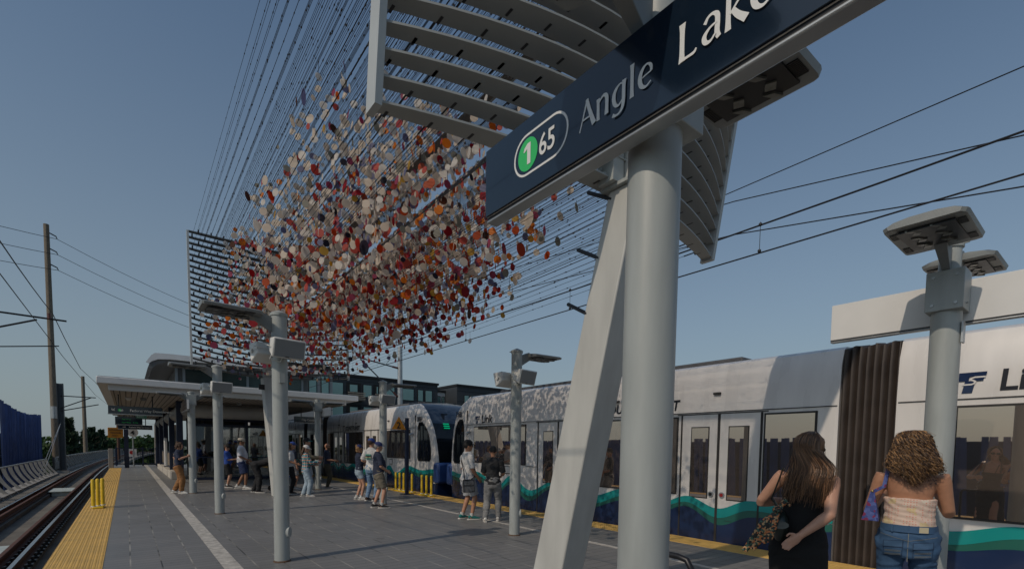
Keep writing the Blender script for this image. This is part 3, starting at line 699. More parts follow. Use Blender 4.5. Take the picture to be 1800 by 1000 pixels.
        part('cab_nose', b_, [TRW, TRN, mat('cab_glass', (.010,.013,.017), .05, 0, 0, spec=.6), mat("cab_blue", (.06,.085,.125), .3, .1, .1, 3, coat=.3)], t_, smooth=32)
        # cab side window: flat on the side wall, leaning with the nose
        wz = [(1.15,.22),(1.22,.13),(1.6,.14),(2.0,.22),(2.3,.36),(2.45,.50),(2.52,.64)]
        wr = [.84,.90,.92,.92,.90,.86,.80]
        for nm, o_, g_, m in (('cab_window_seal', .008, .025, SEAM), ('cab_side_window', .014, 0, MATS['cab_glass'])):
            b_ = MB(); N = 8; vs = []
            for (z, s0), s1 in zip(wz, wr):
                zz = z+(g_ if z > 2.5 else (-g_ if z < 1.2 else 0))
                for j in range(N+1):
                    s = (s0-g_)+(s1-s0+2*g_)*j/N; vs.append((XC-(hwz(zz)-tap(s))-o_, Y(f(s)), zz))
            b_.add(vs, [(i*(N+1)+j, i*(N+1)+j+1, (i+1)*(N+1)+j+1, (i+1)*(N+1)+j) for i in range(len(wz)-1) for j in range(N)])
            part(nm, b_, m, t_, smooth=40)
        for nm, m, o_, lo, hi in (('wave_stripe', TEAL, .010, lambda s: wav(max(0,s))-.14, lambda s: wav(max(0,s))), ('wave_stripe', DTEAL, .007, lambda s: wav(max(0,s))-.26, lambda s: wav(max(0,s))-.12), ('navy_skirt', TRN, .005, lambda s: -.22, lambda s: wav(max(0,s))-.22)):
            b_ = MB(); N = 12; ss = [-.02+(1.12)*j/N for j in range(N+1)]
            vs = [(XC-(1.325-tap(s))-o_, Y(f(s)), (lo(s), hi(s))[e_]) for e_ in (0,1) for s in ss]; b_.add(vs, [(j, j+1, N+2+j, N+1+j) for j in range(N)]); part(nm, b_, m, t_, smooth=0)
        b_ = MB(); zz = 2.74; b_.obox((XC-.55, Y(f(.28)), zz+.02), (.14,0,0), (0, (Y(1)-Y(0))*(f(1)-f(0))*.07, .10), (0,.01,.012)); part('roof_hatch', b_, BLACK, t_)
        # coupler cover, lights, destination display
        b_ = MB(); a, b = yb(f(-.38), f(.0)); b_.box(XC-1.22, XC+1.22, a, b, .36, 1.10); part('coupler_cover', b_, mat("cover_blue", (.035,.085,.27), .3, 0, .1, 3, coat=.3), t_, bevel=.09)
        b_ = MB(); a, b = yb(f(-.58), f(.4)); b_.box(XC-.2, XC+.2, a, b, -.1, .2); b_.box(XC-.9, XC+.9, *yb(f(.1), f(.4)), -.22, .33); part('coupler', b_, BLACK, t_)
    half(lambda a: a)
    bellows(11.3, 12.0)
    body(12.0, 14.9); band(12.0, 14.9); window(12.62, 14.28, .82, 2.27); side('cant_rail_seam', 12.02, 14.88, 2.345, 2.357, .0135, SEAM)
    bellows(14.9, 15.6)
    half(lambda a: 26.9-a)
    b_ = MB(); b_.box(XS+.3, XO-.3, *yb(.6, 26.3), -.55, -.2); part('undercarriage', b_, BLACK, t_, smooth=0)
    def side_text(body_, s, z, size, nm, shear=.1, bold=.006, xs=.9, X=XS-.02, fit=None):
        y = Y(s); 
        return text_part(nm, body_, size, mat("livery_black", (.012,.014,.022), .4), t_, plane_M((X, y, z), (0,-1,0), (0,0,1)), .0012, shear, bold, xs, fit)
    flip = (lambda s: s) if d < 0 else (lambda s: s)
    if d < 0:
        logo(t_, plane_M((XS-.003, Y(1.53), 2.37), (0,-1,0), (0,0,1)), .23); side_text('Link', 1.88, 2.39, .34, 'lettering', .08, .006, .95, XS-.004)
        logo(t_, plane_M((XS-.003, Y(6.42), 2.40), (0,-1,0), (0,0,1)), .22); side_text('SOUNDTRANSIT', 6.72, 2.42, .28, 'lettering', .15, .007, .86, XS-.004, 1.90)
        logo(t_, plane_M((XS-.003, Y(12.59), 2.42), (0,-1,0), (0,0,1)), .26); side_text('Link', 13.00, 2.44, .36, 'lettering', .08, .008, .95, XS-.004)
        side_text(num, .42, 2.62, .23, 'car_number', .1, .006, .72, XS+.004)
    else:
        logo(t_, plane_M((XS-.003, Y(2.6), 2.37), (0,-1,0), (0,0,1)), .23); side_text('Link', 2.25, 2.41, .30, 'lettering', .08, .006, .95, XS-.004)
        logo(t_, plane_M((XS-.003, Y(8.85), 2.36), (0,-1,0), (0,0,1)), .26); side_text('SOUNDTRANSIT', 8.45, 2.38, .28, 'lettering', .15, .009, .86, XS-.004, 1.90)
        logo(t_, plane_M((XS-.003, Y(13.9), 2.40), (0,-1,0), (0,0,1)), .2); side_text('Link', 13.6, 2.42, .27, 'lettering', .08, .006, .95, XS-.004)
        side_text(num, .98, 2.58, .23, 'car_number', .1, .006, .72, XS+.004)
    return t_
tr1 = train('338B', 14.08, -1, 'near white light rail car with blue waves, its side beside the two women', 'light rail cars at the platform')
tr2 = train('280B', 15.38, 1, 'farther light rail car whose blue and dark front shows behind the yellow posts', 'light rail cars at the platform')
# front display of the rear train: green bars and amber route text
b_ = MB()
for k in range(3): b_.box(8.98, 9.16, 15.98, 15.985, 2.47-.075*k, 2.51-.075*k)
gm, t_, b__ = nodes_of("display_green"); b__.inputs["Base Color"].default_value = (.0,.3,.15,1); b__.inputs["Emission Color"].default_value = (.0,.8,.35,1); b__.inputs["Emission Strength"].default_value = .55
def dz(z): return 15.38-.075+np.interp(z, [1.7,2.22,2.5,2.8], [-.12,.02,.16,.38])
b_ = MB()
for k in range(3):
    z = 2.46-.075*k; b_.box(8.95, 9.18, dz(z)-.05, dz(z)-.03, z, z+.04)
part('display_bars', b_, gm, tr2, smooth=0)
b_ = MB(); am, t_, b__ = nodes_of("display_amber"); b__.inputs["Base Color"].default_value = (.4,.2,.02,1); b__.inputs["Emission Color"].default_value = (.9,.5,.08,1); b__.inputs["Emission Strength"].default_value = .4
for k in range(4): b_.box(9.55+.09*k, 9.61+.09*k, dz(2.43)-.05, dz(2.43)-.03, 2.37, 2.47)
part('display_digits', b_, am, tr2, smooth=0)

# ================================================================== STATION CANOPY AND SHELTER
FASC = mat("fascia_white", (0.66,0.67,0.67), 0.4, 0, 0.05, 1.5)
def soffit_mat():
    m, t, b = nodes_of("soffit_slats", .6)
    tc = t.nodes.new("ShaderNodeTexCoord"); sx = t.nodes.new("ShaderNodeSeparateXYZ"); t.links.new(tc.outputs["Object"], sx.inputs[0])
    fx = mnode(t, 'GREATER_THAN', mnode(t, 'FRACT', mnode(t, 'DIVIDE', sx.outputs[0], .165)), .80)
    ns_ = t.nodes.new("ShaderNodeTexNoise"); ns_.inputs["Scale"].default_value = 3; t.links.new(tc.outputs["Object"], ns_.inputs["Vector"])
    c = mixc(t, ns_.outputs[0], (.30,.27,.235), (.42,.38,.33)); t.links.new(mixc(t, fx, c, (.02,.02,.02)), b.inputs["Base Color"]); return m
cn = thing('platform_canopy', 'wide flat platform canopy with white fascia over the glass shelter', 'canopy', (3.5, 21.2, 0))
CZ = 3.62
b_ = MB(); b_.box(-0.74, 8.05, 21.2, 46, CZ-.02, CZ+.20); part('fascia', b_, FASC, cn, bevel=.02)
b_ = MB(); b_.box(-0.45, 7.6, 21.45, 45.9, CZ-.21, CZ-.021); part('lower_fascia', b_, FASC, cn, bevel=.01)
b_ = MB(); b_.box(-0.40, 7.55, 21.5, 45.8, CZ-.225, CZ-.211); part('soffit', b_, soffit_mat(), cn, smooth=0)
b_ = MB(); b_.box(-.7, 8.0, 21.3, 45.9, CZ+.2, CZ+.23); part('roof_sheet', b_, GALV, cn)
for i in range(5):
    y = 24.7+i*4.6
    for x in (1.75, 5.75):
        b_ = MB(); b_.box(x-.11, x+.11, y-.14, y+.14, 0, CZ-.2); part('support_column', b_, NAVY, cn, bevel=.01)
TUBE = mat("duct_grey", (0.36,0.355,0.34), 0.5, .2, .12, 2)
for x, lab in ((1.95, 'west'),):
    b_ = MB(); b_.tube([(5.6, 24.3, 3.02),(2.45, 24.3, 3.02),(2.1,24.5,3.02),(1.95,24.9,3.02),(1.95,45,3.02)], [.30]*5, 20, ref=(0,0,1)); part('duct', b_, TUBE, cn, smooth=60)
    for k in range(6):
        b_ = MB(); b_.tube([(1.95,26.5+3*k,3.02),(1.95,26.56+3*k,3.02)], .315, 20); part('duct_collar', b_, GALV, cn)
# shelter
sh_ = thing('glass_shelter', 'dark framed glass shelter under the canopy', 'shelter', (3.9, 25.9, 0))
def glass_mat():
    m, t, b = nodes_of("shelter_glass", .03)
    b.inputs["Base Color"].default_value = (.02,.03,.03,1); b.inputs["Specular IOR Level"].default_value = .9
    tr = t.nodes.new("ShaderNodeBsdfTransparent"); tr.inputs[0].default_value = (.55,.62,.60,1)
    gl = t.nodes.new("ShaderNodeBsdfGlossy"); gl.inputs["Roughness"].default_value = .02; gl.inputs[0].default_value = (.8,.8,.8,1)
    fr = t.nodes.new("ShaderNodeFresnel"); fr.inputs[0].default_value = 1.9
    mx = t.nodes.new("ShaderNodeMixShader"); t.links.new(mnode(t, 'ADD', fr.outputs[0], .12), mx.inputs[0]); t.links.new(tr.outputs[0], mx.inputs[1]); t.links.new(gl.outputs[0], mx.inputs[2])
    t.links.new(mx.outputs[0], t.nodes["Material Output"].inputs[0]); return m
SG = glass_mat()
b_ = MB()
for x in (2.22, 3.35, 4.45, 5.60): b_.box(x-.06, x+.06, 25.84, 25.96, 0, 2.75)
for z in (0.02, 2.42, 2.68): b_.box(2.16, 5.66, 25.85, 25.95, z, z+.12)
b_.box(2.28, 5.54, 25.86, 25.94, 1.02, 1.07)
part('frame', b_, NAVY, sh_, smooth=0)
for a, b in ((2.28,3.29),(3.41,4.39),(4.51,5.54)):
    g_ = MB(); g_.box(a, b, 25.895, 25.905, .15, 2.42); part('glass_panel', g_, SG, sh_, smooth=0)
b_ = MB(); b_.box(2.5, 5.4, 31.0, 31.15, 0, 3.3); b_.box(5.5, 5.62, 26.0, 31, 0, 3.3); part('inner_wall', b_, mat("inner_wall", (.09,.095,.10), .8, 0, .2, 1), sh_, smooth=0)
for y in (27.2, 29.0):
    b_ = MB()
    for x in (2.9, 4.9): b_.box(x-.04, x+.04, y-.04, y+.04, 0, 3.3)
    b_.box(2.9,4.9,y-.03,y+.03,.9,.96); part('inner_post', b_, NAVY, sh_)
# low concrete plinths and railing panels along the shelter's left side
for i, (y0, y1) in enumerate(((27.0, 29.6), (30.0, 33.6), (34.0, 39.5))):
    t_ = thing('low_wall', ('nearest', 'middle', 'farthest')[i]+' cream concrete plinth with slatted panel beside the walkway', 'low wall', (1.75, y0, 0))
    b_ = MB(); b_.box(1.55, 2.05, y0, y1, 0, .36-.03*i); part('plinth', b_, mat("plinth_cream", (.46,.42,.36), .8, 0, .1, 4), t_, bevel=.015)
    b_ = MB()
    for k in range(int((y1-y0)/.12)): b_.box(1.78, 1.81, y0+.1+k*.12, y0+.17+k*.12, .45, 1.15)
    part('slats', b_, mat("panel_tan", (.33,.27,.2), .6, 0, .1, 4), t_)
    b_ = MB(); b_.box(1.76,1.83,y0+.05,y1-.05,1.15,1.2); b_.box(1.76,1.83,y0+.05,y1-.05,.36,.42)
    for y in (y0+.08, y1-.08): b_.box(1.76,1.83,y-.03,y+.03,.3,1.2)
    part('rail_frame', b_, NAVY, t_)
b_ = MB(); b_.box(1.50, 1.60, 30.1, 30.9, .5, 1.9); solo('map_case', b_, WHITEM, 'white upright map case on the shelter wall', 'map case', bevel=.01)
# stair head house above the canopy
hh = thing('stair_head_house', 'glazed stair tower with curved white roof above the canopy', 'head house', (3.5, 26, 3.8))
b_ = MB(); b_.box(1.75, 7.4, 26.0, 26.1, 3.86, 4.0); 
for x in (1.78, 2.05, 3.35, 4.55, 5.75, 7.0): b_.box(x-.05, x+.05, 26.0, 26.12, 3.85, 5.05)
b_.box(1.75,7.4,26.0,26.12,4.92,5.05); part('frame', b_, mat("mullion_grey", (.25,.28,.30), .4, .4, .1, 3), hh, smooth=0)
b_ = MB()
for a, b in ((2.1,3.3),(3.4,4.5),(4.6,5.7),(5.8,6.95)): b_.box(a, b, 26.05, 26.06, 4.0, 4.92)
part('glazing', b_, mat("tower_glass", (.055,.085,.085), .12, .3, .35, 1.2), hh, smooth=0)
b_ = MB(); b_.box(1.8, 7.3, 26.12, 36, 3.86, 5.0); part('wall', b_, mat("tower_wall", (.14,.15,.15), .7), hh, smooth=0)
b_ = MB()
pr = [(.75,4.72),(.92,5.22),(1.02,5.29),(1.5,5.30),(7.6,5.30),(7.6,5.06),(1.45,5.06),(1.05,4.9),(.9,4.72)]
b_.prism(pr, 'y', 25.2, 37); part('roof', b_, mat('roof_soffit_grey', (.13,.13,.13), .7, 0, .15, 2), hh, smooth=40)
b_ = MB(); b_.prism([(.70,4.95),(.88,5.24),(1.0,5.34),(1.55,5.36),(7.65,5.36),(7.65,5.14),(1.5,5.14),(1.1,5.10),(.90,5.0),(.80,4.90)], 'y', 25.08, 25.2); part('roof_trim', b_, WHITEM, hh)
b_ = MB(); b_.tube([(2.15,25.5,4.95),(3.6,25.5,4.95)], .09, 10); part('roof_duct', b_, GALV, hh)
b_ = MB(); b_.obox((4.3,30,5.7), (1.6,0,0), (0,2.4,.35), (0,0,.04)); part('skylight', b_, mat("skylight_blue", (.18,.24,.30), .2, .4), hh)
# hanging signs under the canopy
def hang_sign(x0, x1, y, z0, z1, label, rows):
    t_ = thing('hanging_sign', label, 'sign', ((x0+x1)/2, y, z0))
    b_ = MB(); b_.box(x0, x1, y-.06, y+.06, z0, z1); part('panel', b_, SIGNN, t_, bevel=.006)
    b_ = MB(); b_.box(x0-.01, x1+.01, y-.065, y+.065, z0-.03, z0-.001); part('trim', b_, GALV, t_)
    for x in (x0+.3, x1-.3):
        b_ = MB(); b_.cyl((x,y,z1),(x,y,CZ-.22),.02,n=8); part('hanger', b_, BLACK, t_)
    for (tx, x, z, s_, m_, bold) in rows:
        text_part('lettering', tx, s_, m_, t_, plane_M((x, y-.0625, z), (1,0,0), (0,0,1)), .001, 0, bold)
    return t_
fs = hang_sign(-.50, 1.10, 23.0, 2.70, 2.98, 'first dark sign reading Federal Way Downtown under the canopy', [('Federal Way Downtown', .12, 2.79, .125, LETTER, .002), ('165', -.20, 2.795, .09, LETTER, .002)])
b_ = MB(); b_.lathe((0,0,0), [(0.055,0),(0.055,.003)], 20); 
gc = MB(); gc.v = [(-.165+x, 22.938-z*.3, 2.83+y) for x, y, z in b_.v]; gc.f = b_.f; gc.m = b_.m; part('green_dot', gc, GREEN, fs)
b_ = MB()
for q in ([(-.40,2.80),(-.31,2.80),(-.31,2.82),(-.40,2.82)], [(-.40,2.80),(-.38,2.80),(-.38,2.88),(-.40,2.88)], [(-.39,2.815),(-.38,2.80),(-.30,2.875),(-.315,2.885)]):
    b_.prism([(x, z) for x, z in q], 'y', 22.9385, 22.9365)
part('arrow', b_, LETTER, fs, smooth=0)
led = mat("departure_screen", (.01,.012,.014), .25)
hang_sign(-.40, .62, 29.5, 2.50, 2.86, 'black departure screen behind the first hanging sign', [('Fed Way', -.15, 2.72, .09, GREEN, 0), ('Fed Way', -.15, 2.57, .09, GREEN, 0), ('4 min', .25, 2.57, .09, GREEN, 0)])
hang_sign(-.35, 1.15, 34.0, 2.40, 2.62, 'last dark Federal Way Downtown sign farther under the canopy', [('Federal Way Downtown', .12, 2.46, .10, LETTER, .001), ('165', -.16, 2.46, .09, LETTER, .001)])
hang_sign(6.15, 7.4, 24.2, 2.70, 2.98, 'dark sign reading City Center under the right end of the canopy', [('City Center', 6.45, 2.79, .125, LETTER, .002), ('1', 7.18, 2.79, .11, GREEN, .004)])
b_ = MB(); b_.box(.35,.72,27.0,27.06,2.72,2.88); xs_ = solo('exit_sign', b_, mat("exit_green", (.12,.34,.24), .5), 'small pale green exit sign under the canopy', 'exit sign')
text_part('exit_lettering', 'EXIT', .12, LETTER, None, plane_M((.38,26.995,2.755),(1,0,0),(0,0,1)), .001).parent = xs_
for x, y in ((.1,24.2),(.55,24.0),(3.8,23.6)):
    b_ = MB(); b_.lathe((x,y,CZ-.34), [(.05,0),(.09,.04),(.10,.11)], 14); solo('ceiling_camera', b_, WHITEM if x < .3 else LUMG, {0.1:'leftmost dome camera under the canopy soffit',.55:'second dome camera from the left under the soffit',3.8:'dome camera under the middle of the canopy'}[x], 'dome camera')
# end of platform: gate, orange sign, number sign
t_ = thing('platform_end_sign', 'orange warning sign on a navy post at the platform end', 'sign', (-.05, 41.3, 0))
b_ = MB(); b_.box(-.14,.10,41.2,41.35,0,2.75); part('post', b_, NAVY, t_)
b_ = MB(); b_.box(-.95,-.16,41.22,41.27,1.95,2.62); part('plate', b_, mat("sign_orange_dim", (.42,.17,.01), .6), t_, bevel=.02)
for i, s_ in enumerate(('AUTHORIZED', 'PERSONNEL', 'ONLY')): text_part('lettering', s_, .13, BLACK, t_, plane_M((-.90+.08*i,41.215,2.42-.18*i),(1,0,0),(0,0,1)), .001, 0, .002, .8)
t_ = thing('car_stop_sign', 'round pale sign with the number 4 beside the platform end', 'sign', (.35, 42.5, 0))
b_ = MB(); b_.cyl((.35,42.5,0),(.35,42.5,2.9),.04,n=8); part('post', b_, GALV, t_)
b_ = MB(); b_.cyl((.35,42.46,2.35),(.35,42.42,2.35),.30,n=24); part('plate', b_, WHITEM, t_)
text_part('lettering', '4', .42, BLACK, t_, plane_M((.22,42.41,2.2),(1,0,0),(0,0,1)), .001, 0, .01)
t_ = thing('end_gate', 'dark railing gate across the platform end', 'gate', (1, 44.5, 0))
b_ = MB()
for x in (-.6, .9, 1.7, 3.0): b_.box(x-.05,x+.05,44.45,44.55,0,1.35)
for z in (.1,1.2): b_.box(-.6,3.0,44.47,44.53,z,z+.06)
part('frame', b_, NAVY, t_)
b_ = MB()
for k in range(28): b_.box(-.55+k*.13,-.53+k*.13,44.49,44.51,.15,1.2)
part('bars', b_, NAVY, t_)
b_ = MB(); b_.box(.0,.55,44.40,44.43,.65,1.2); part('notice', b_, WHITEM, t_)
b_ = MB(); b_.cyl((.27,44.395,.95),(.27,44.385,.95),.13,n=20); part('notice_symbol', b_, mat("sign_red", (.5,.03,.03), .5), t_)
b_ = MB(); b_.box(-.95,-.70,40.6,41.4,-.4,1.25); solo('concrete_post', b_, CONC, 'short square concrete post at the end of the yellow strip', 'post', bevel=.02)
for i, (x, y) in enumerate(((1.9,47),(3.0,46.4))):
    b_ = MB(); b_.box(x-.2,x+.2,y-.2,y+.2,0,3.1); solo('concrete_pillar', b_, CONC, ('left','right')[i]+' grey pillar standing behind the end gate', 'pillar', bevel=.02)

# ================================================================== THE DISC SCULPTURE
LOUV = mat("louver_paint", (0.33,0.345,0.335), 0.5, 0, .08, 2.0)
LOUVF = mat('louver_far_shaded', (.13,.14,.14), .55, 0, .1, 2)  # louver paint with the far slats' shade darkened into its colour
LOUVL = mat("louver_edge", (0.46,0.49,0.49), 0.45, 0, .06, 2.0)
NS, DZ = 24, 0.166
ZN0, ZF0 = 4.09, 3.93
def near_y(u, z): return 3.45-.15*(z-4.09)-(.40+.21*(z-4.09))*(1-u*u)
def far_y(u, z): return 17.0+.08*(z-3.93)+max(.05, 1.7-.42*(z-3.93))*(1-u*u)
def near_x(u): return 3.68+2.20*u
def far_x(u): return 3.80+2.25*u
def screen(name, label, fx, fy, z0, depth, col, sgn, th=.016):
    t_ = thing(name, label, 'art screen', (fx(0), fy(0, z0), 0))
    N = 22
    for i in range(NS):
        z = z0+DZ*i; b_ = MB(); v = []; fs = []
        b_.mi = 0
        for j in range(N+1):
            u = -1+2*j/N; y = fy(u, z)
            dp = depth+.10*(1-u*u)
            v += [(fx(u), y, z), (fx(u), y+sgn*dp, z), (fx(u), y+sgn*dp, z+th), (fx(u), y, z+th)]
        for j in range(N):
            a = j*4
            for k in range(4): fs.append((a+k, a+(k+1)%4, a+4+(k+1)%4, a+4+k))
        b_.add(v, fs+[(0,1,2,3), (N*4+3,N*4+2,N*4+1,N*4)])
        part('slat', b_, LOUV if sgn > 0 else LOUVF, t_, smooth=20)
    for u in (-1, 1):
        b_ = MB(); zs = [z0-.03+ (NS-1)*DZ*k/10+(.06 if k == 10 else 0) for k in range(11)]
        for a, b in zip(zs, zs[1:]):
            x = fx(u); x0, x1 = (x-.05, x+.004) if u < 0 else (x-.004, x+.05)
            ya, yb_ = fy(u,a), fy(u,b)
            b_.hexa([(x0,ya-.02,a),(x1,ya-.02,a),(x1,ya+sgn*depth+.02,a),(x0,ya+sgn*depth+.02,a)], [(x0,yb_-.02,b),(x1,yb_-.02,b),(x1,yb_+sgn*depth+.02,b),(x0,yb_+sgn*depth+.02,b)])
        part('side_frame', b_, LOUVL, t_, smooth=10)
    b_ = MB()
    for i in range(NS):                     # cable anchors, staggered from slat to slat
        z = z0+DZ*i
        for j in range(14):
            u = -1+2*(j+.25+.5*(i%2))/14; b_.obox((fx(u), fy(u,z)+sgn*depth, z+(.03 if sgn > 0 else .045)), (.012 if sgn > 0 else .016,0,0), (0,.04,0), (0,0,.03 if sgn > 0 else .05))
    part('cable_anchors', b_, BLACK, t_, kind='stuff', smooth=0)
    b_ = MB()
    for p, q in col: 
        (x0,y0,z0_,wx0,wy0), (x1,y1,z1_,wx1,wy1) = p, q
        b_.hexa([(x0-wx0,y0-wy0,z0_),(x0+wx0,y0-wy0,z0_),(x0+wx0,y0+wy0,z0_),(x0-wx0,y0+wy0,z0_)], [(x1-wx1,y1-wy1,z1_),(x1+wx1,y1-wy1,z1_),(x1+wx1,y1+wy1,z1_),(x1-wx1,y1+wy1,z1_)])
    part('support_column', b_, COLP, t_, bevel=.014, smooth=15)
    return t_
c1 = [((3.72,3.96,0,.17,.225),(3.72,2.97,4.02,.155,.17))]
ns_ = screen('louver_screen', 'big louvered art screen overhead with its leaning pale column', near_x, near_y, ZN0, .13, c1, 1)
b_ = MB(); b_.hexa([(3.62,2.98,4.05),(3.82,2.98,4.05),(3.82,3.22,4.05),(3.62,3.22,4.05)], [(3.64,1.6,7.95),(3.80,1.6,7.95),(3.80,1.75,7.95),(3.64,1.75,7.95)])
part('upper_mast', b_, COLP, ns_, smooth=10, bevel=.006)
b_ = MB(); b_.box(3.52,3.92,2.76,3.20,4.02,4.05); b_.box(3.46,3.60,3.00,3.18,4.05,4.55);
for z in (4.12,4.28,4.44):
    b_.cyl((3.45,3.09,z),(3.43,3.09,z),.022,n=6); b_.cyl((3.45,3.14,z+.06),(3.43,3.14,z+.06),.022,n=6)
part('bracket', b_, PAINT, ns_, smooth=20)
for k, z in enumerate((3.95, 3.45, 2.95)):
    b_ = MB(); y = 3.96-.246*z; b_.tube([(3.58,y+.12,z),(3.55,y+.40,z+.16)], .018, 6); part('outrigger_rod', b_, BLACK, ns_)
c2 = [((3.80,16.9,0,.17,.24),(3.80,18.35,3.9,.16,.22))]
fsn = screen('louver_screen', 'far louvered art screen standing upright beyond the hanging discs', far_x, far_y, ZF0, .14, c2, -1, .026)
b_ = MB(); b_.hexa([(3.70,18.25,3.91),(3.90,18.25,3.91),(3.90,18.60,3.91),(3.70,18.60,3.91)], [(3.72,17.25,7.8),(3.88,17.25,7.8),(3.88,17.42,7.8),(3.72,17.42,7.8)])
part('upper_mast', b_, COLP, fsn, smooth=10)
b_ = MB(); b_.box(3.45,3.63,17.86,17.9,3.45,3.62); part('clock_display', b_, BLACK, fsn, bevel=.01)

b_ = MB(); b_.tube([(3.72,2.35,6.1),(3.8,17.9,6.1)], [(.06,.085)]*2, 4, ref=(0,0,1)); part('tie_beam', b_, mat('beam_bronze', (.16,.14,.115), .6), ns_, smooth=0)
net = thing('disc_mobile', 'cloud of coloured translucent discs hanging on cables between the two louvered screens', 'mobile', (3.75, 10, 4))
cables = []
for i in range(NS):
    for j in range(14):
        u = -1+2*(j+.25+.5*(i%2))/14
        zn, zf = ZN0+DZ*i+.03, ZF0+DZ*i+.03
        cables.append((Vector((near_x(u), near_y(u,zn)+.13, zn)), Vector((far_x(u), far_y(u,zf)-.13, zf)), u, i))
rc = random.Random(21)
def cable_mb(b_, a, b, beads=True):
    d = b-a
    b_.tube([a, a+d*.25, a+d*.5, b], .0032, 3, cap=False)
    b_.tube([a, a+d.normalized()*.20], .008, 4)
    if beads:
        n = int(d.length/.62)
        for k in range(n):
            t_ = (k+rc.random())/n; b_.obox(a+d*t_, (.005,0,0), (0,.012,0), (0,0,.006))
# the hundred lowest and outermost cables as parts of their own, the rest together
order = sorted(range(len(cables)), key=lambda k: cables[k][3]*2-(abs(cables[k][2]) > .8)*14)
for k in order[:100]:
    b_ = MB(); cable_mb(b_, cables[k][0], cables[k][1]); part('cable', b_, WIRE, net, smooth=0)
b_ = MB()
for k in order[100:]: cable_mb(b_, cables[k][0], cables[k][1])
part('cables', b_, WIRE, net, kind='stuff', smooth=0)

PAL = [((.86,.77,.67),'cream'),((.88,.84,.79),'white'),((.72,.16,.12),'coral'),((.50,.02,.035),'crimson'),((.66,.11,.01),'rust'),((.84,.30,.02),'orange'),
       ((.68,.45,.09),'ochre'),((.30,.30,.45),'lavender'),((.035,.03,.06),'midnight'),((.55,.12,.22),'rose'),((.16,.045,.015),'brown'),((.45,.43,.37),'stone')]
DM = [mat('disc_'+n, c, .55, 0, .12, 9, .06, 60, trans=.62) for c, n in PAL]
def pick(h, r_):
    """h: 0 bottom of the cloud, 1 top"""
    wl = [3.2+12*h, 1.0+6.5*h, 1.7, 1.7*(1-h)+.25, 1.6*(1-h)+.2, 1.0, .7, 1.5, .7*(1-h)+.1, .9, .4, 1.4]
    return r_.choices(range(len(PAL)), wl)[0]
discs = []; tries = 0
while len(discs) < 8200 and tries < 900000:
    tries += 1
    a, b, u, i = cables[rc.randrange(len(cables))]
    t_ = rc.random(); p = a+(b-a)*t_
    X, Y_, Z = p; h = (Z-3.95)/3.9
    xmax = 4.15+(Y_-4)*.36 if Y_ < 9.4 else 6.1
    if X > xmax: continue
    if X < .40*(Z-1.65)+.02 or Z > min(7.5, 4.9+(Y_-3.5)*.52): continue
    if Y_ < 3.9+max(0, 2.9-X)*1.7: continue
    edge = min((xmax-X)*2.2, (X-.40*(Z-1.65))*.9, (7.6-Z)*.7, (Y_-3.5-max(0,2.9-X)*1.6)*.9)
    dens = min(1, .10+edge*.75)
    core = math.exp(-((X-4.1)/2.1)**2*.6-((Z-4.9)/2.0)**2*.5)
    if Y_ > 10.5: core *= (.22+.78*min(1, max(0, (Z-4.8-(.5 if X < 3 else 0))/.9)))*(.25+.75*min(1, max(0, (X-1.75)/.9)))
    if rc.random() > dens*(.12+.88*core): continue
    r_ = rc.choice((.037,.043,.048,.053,.058,.063))*(1 if Y_ > 7 else .86); 
    if rc.random() < .03: r_ = .085
    q = Vector((X+rc.uniform(-.07,.07), Y_, Z-r_-.03-(.12 if rc.random() < .12 else 0)))
    discs.append((q, r_, rc.uniform(0, math.pi), rc.gauss(0,.10), pick(min(1, max(0, h*1.5-.12+(.25 if Y_ < 9 else 0)*(X < 4))), rc), Z))
def disc_mb(b_, q, r_, yaw, tilt, cz_):
    n = Vector((math.cos(yaw)*math.cos(tilt), math.sin(yaw)*math.cos(tilt), math.sin(tilt)))
    e1 = Vector((-math.sin(yaw), math.cos(yaw), 0)); e2 = n.cross(e1); K = 18
    vs = [q+(e1*math.cos(2*math.pi*k/K)+e2*math.sin(2*math.pi*k/K))*r_+n*s for s in (-.002,.002) for k in range(K)]
    b_.add(vs, [tuple(reversed(range(K))), tuple(range(K,2*K))]+[(k,(k+1)%K,(k+1)%K+K,k+K) for k in range(K)])
    top = q+e2*(r_*.9 if e2.z > 0 else -r_*.9)
    return top
discs.sort(key=lambda d: -(d[1]/(d[0]-Vector((0,0,1.65))).length))
for k, (q, r_, yaw, tilt, c, cz_) in enumerate(discs[:100]):
    b_ = MB(); top = disc_mb(b_, q, r_, yaw, tilt, cz_); b_.mi = 1; b_.tube([top, (q.x,q.y,cz_)], .0025, 3)
    part('disc', b_, [DM[c], WIRE], net, smooth=0)
b_ = MB()
for q, r_, yaw, tilt, c, cz_ in discs[100:]:
    b_.mi = c; top = disc_mb(b_, q, r_, yaw, tilt, cz_); b_.mi = len(DM); b_.tube([top, (q.x,q.y,cz_)], .0025, 3)
part('discs', b_, DM+[WIRE], net, kind='stuff', smooth=0)

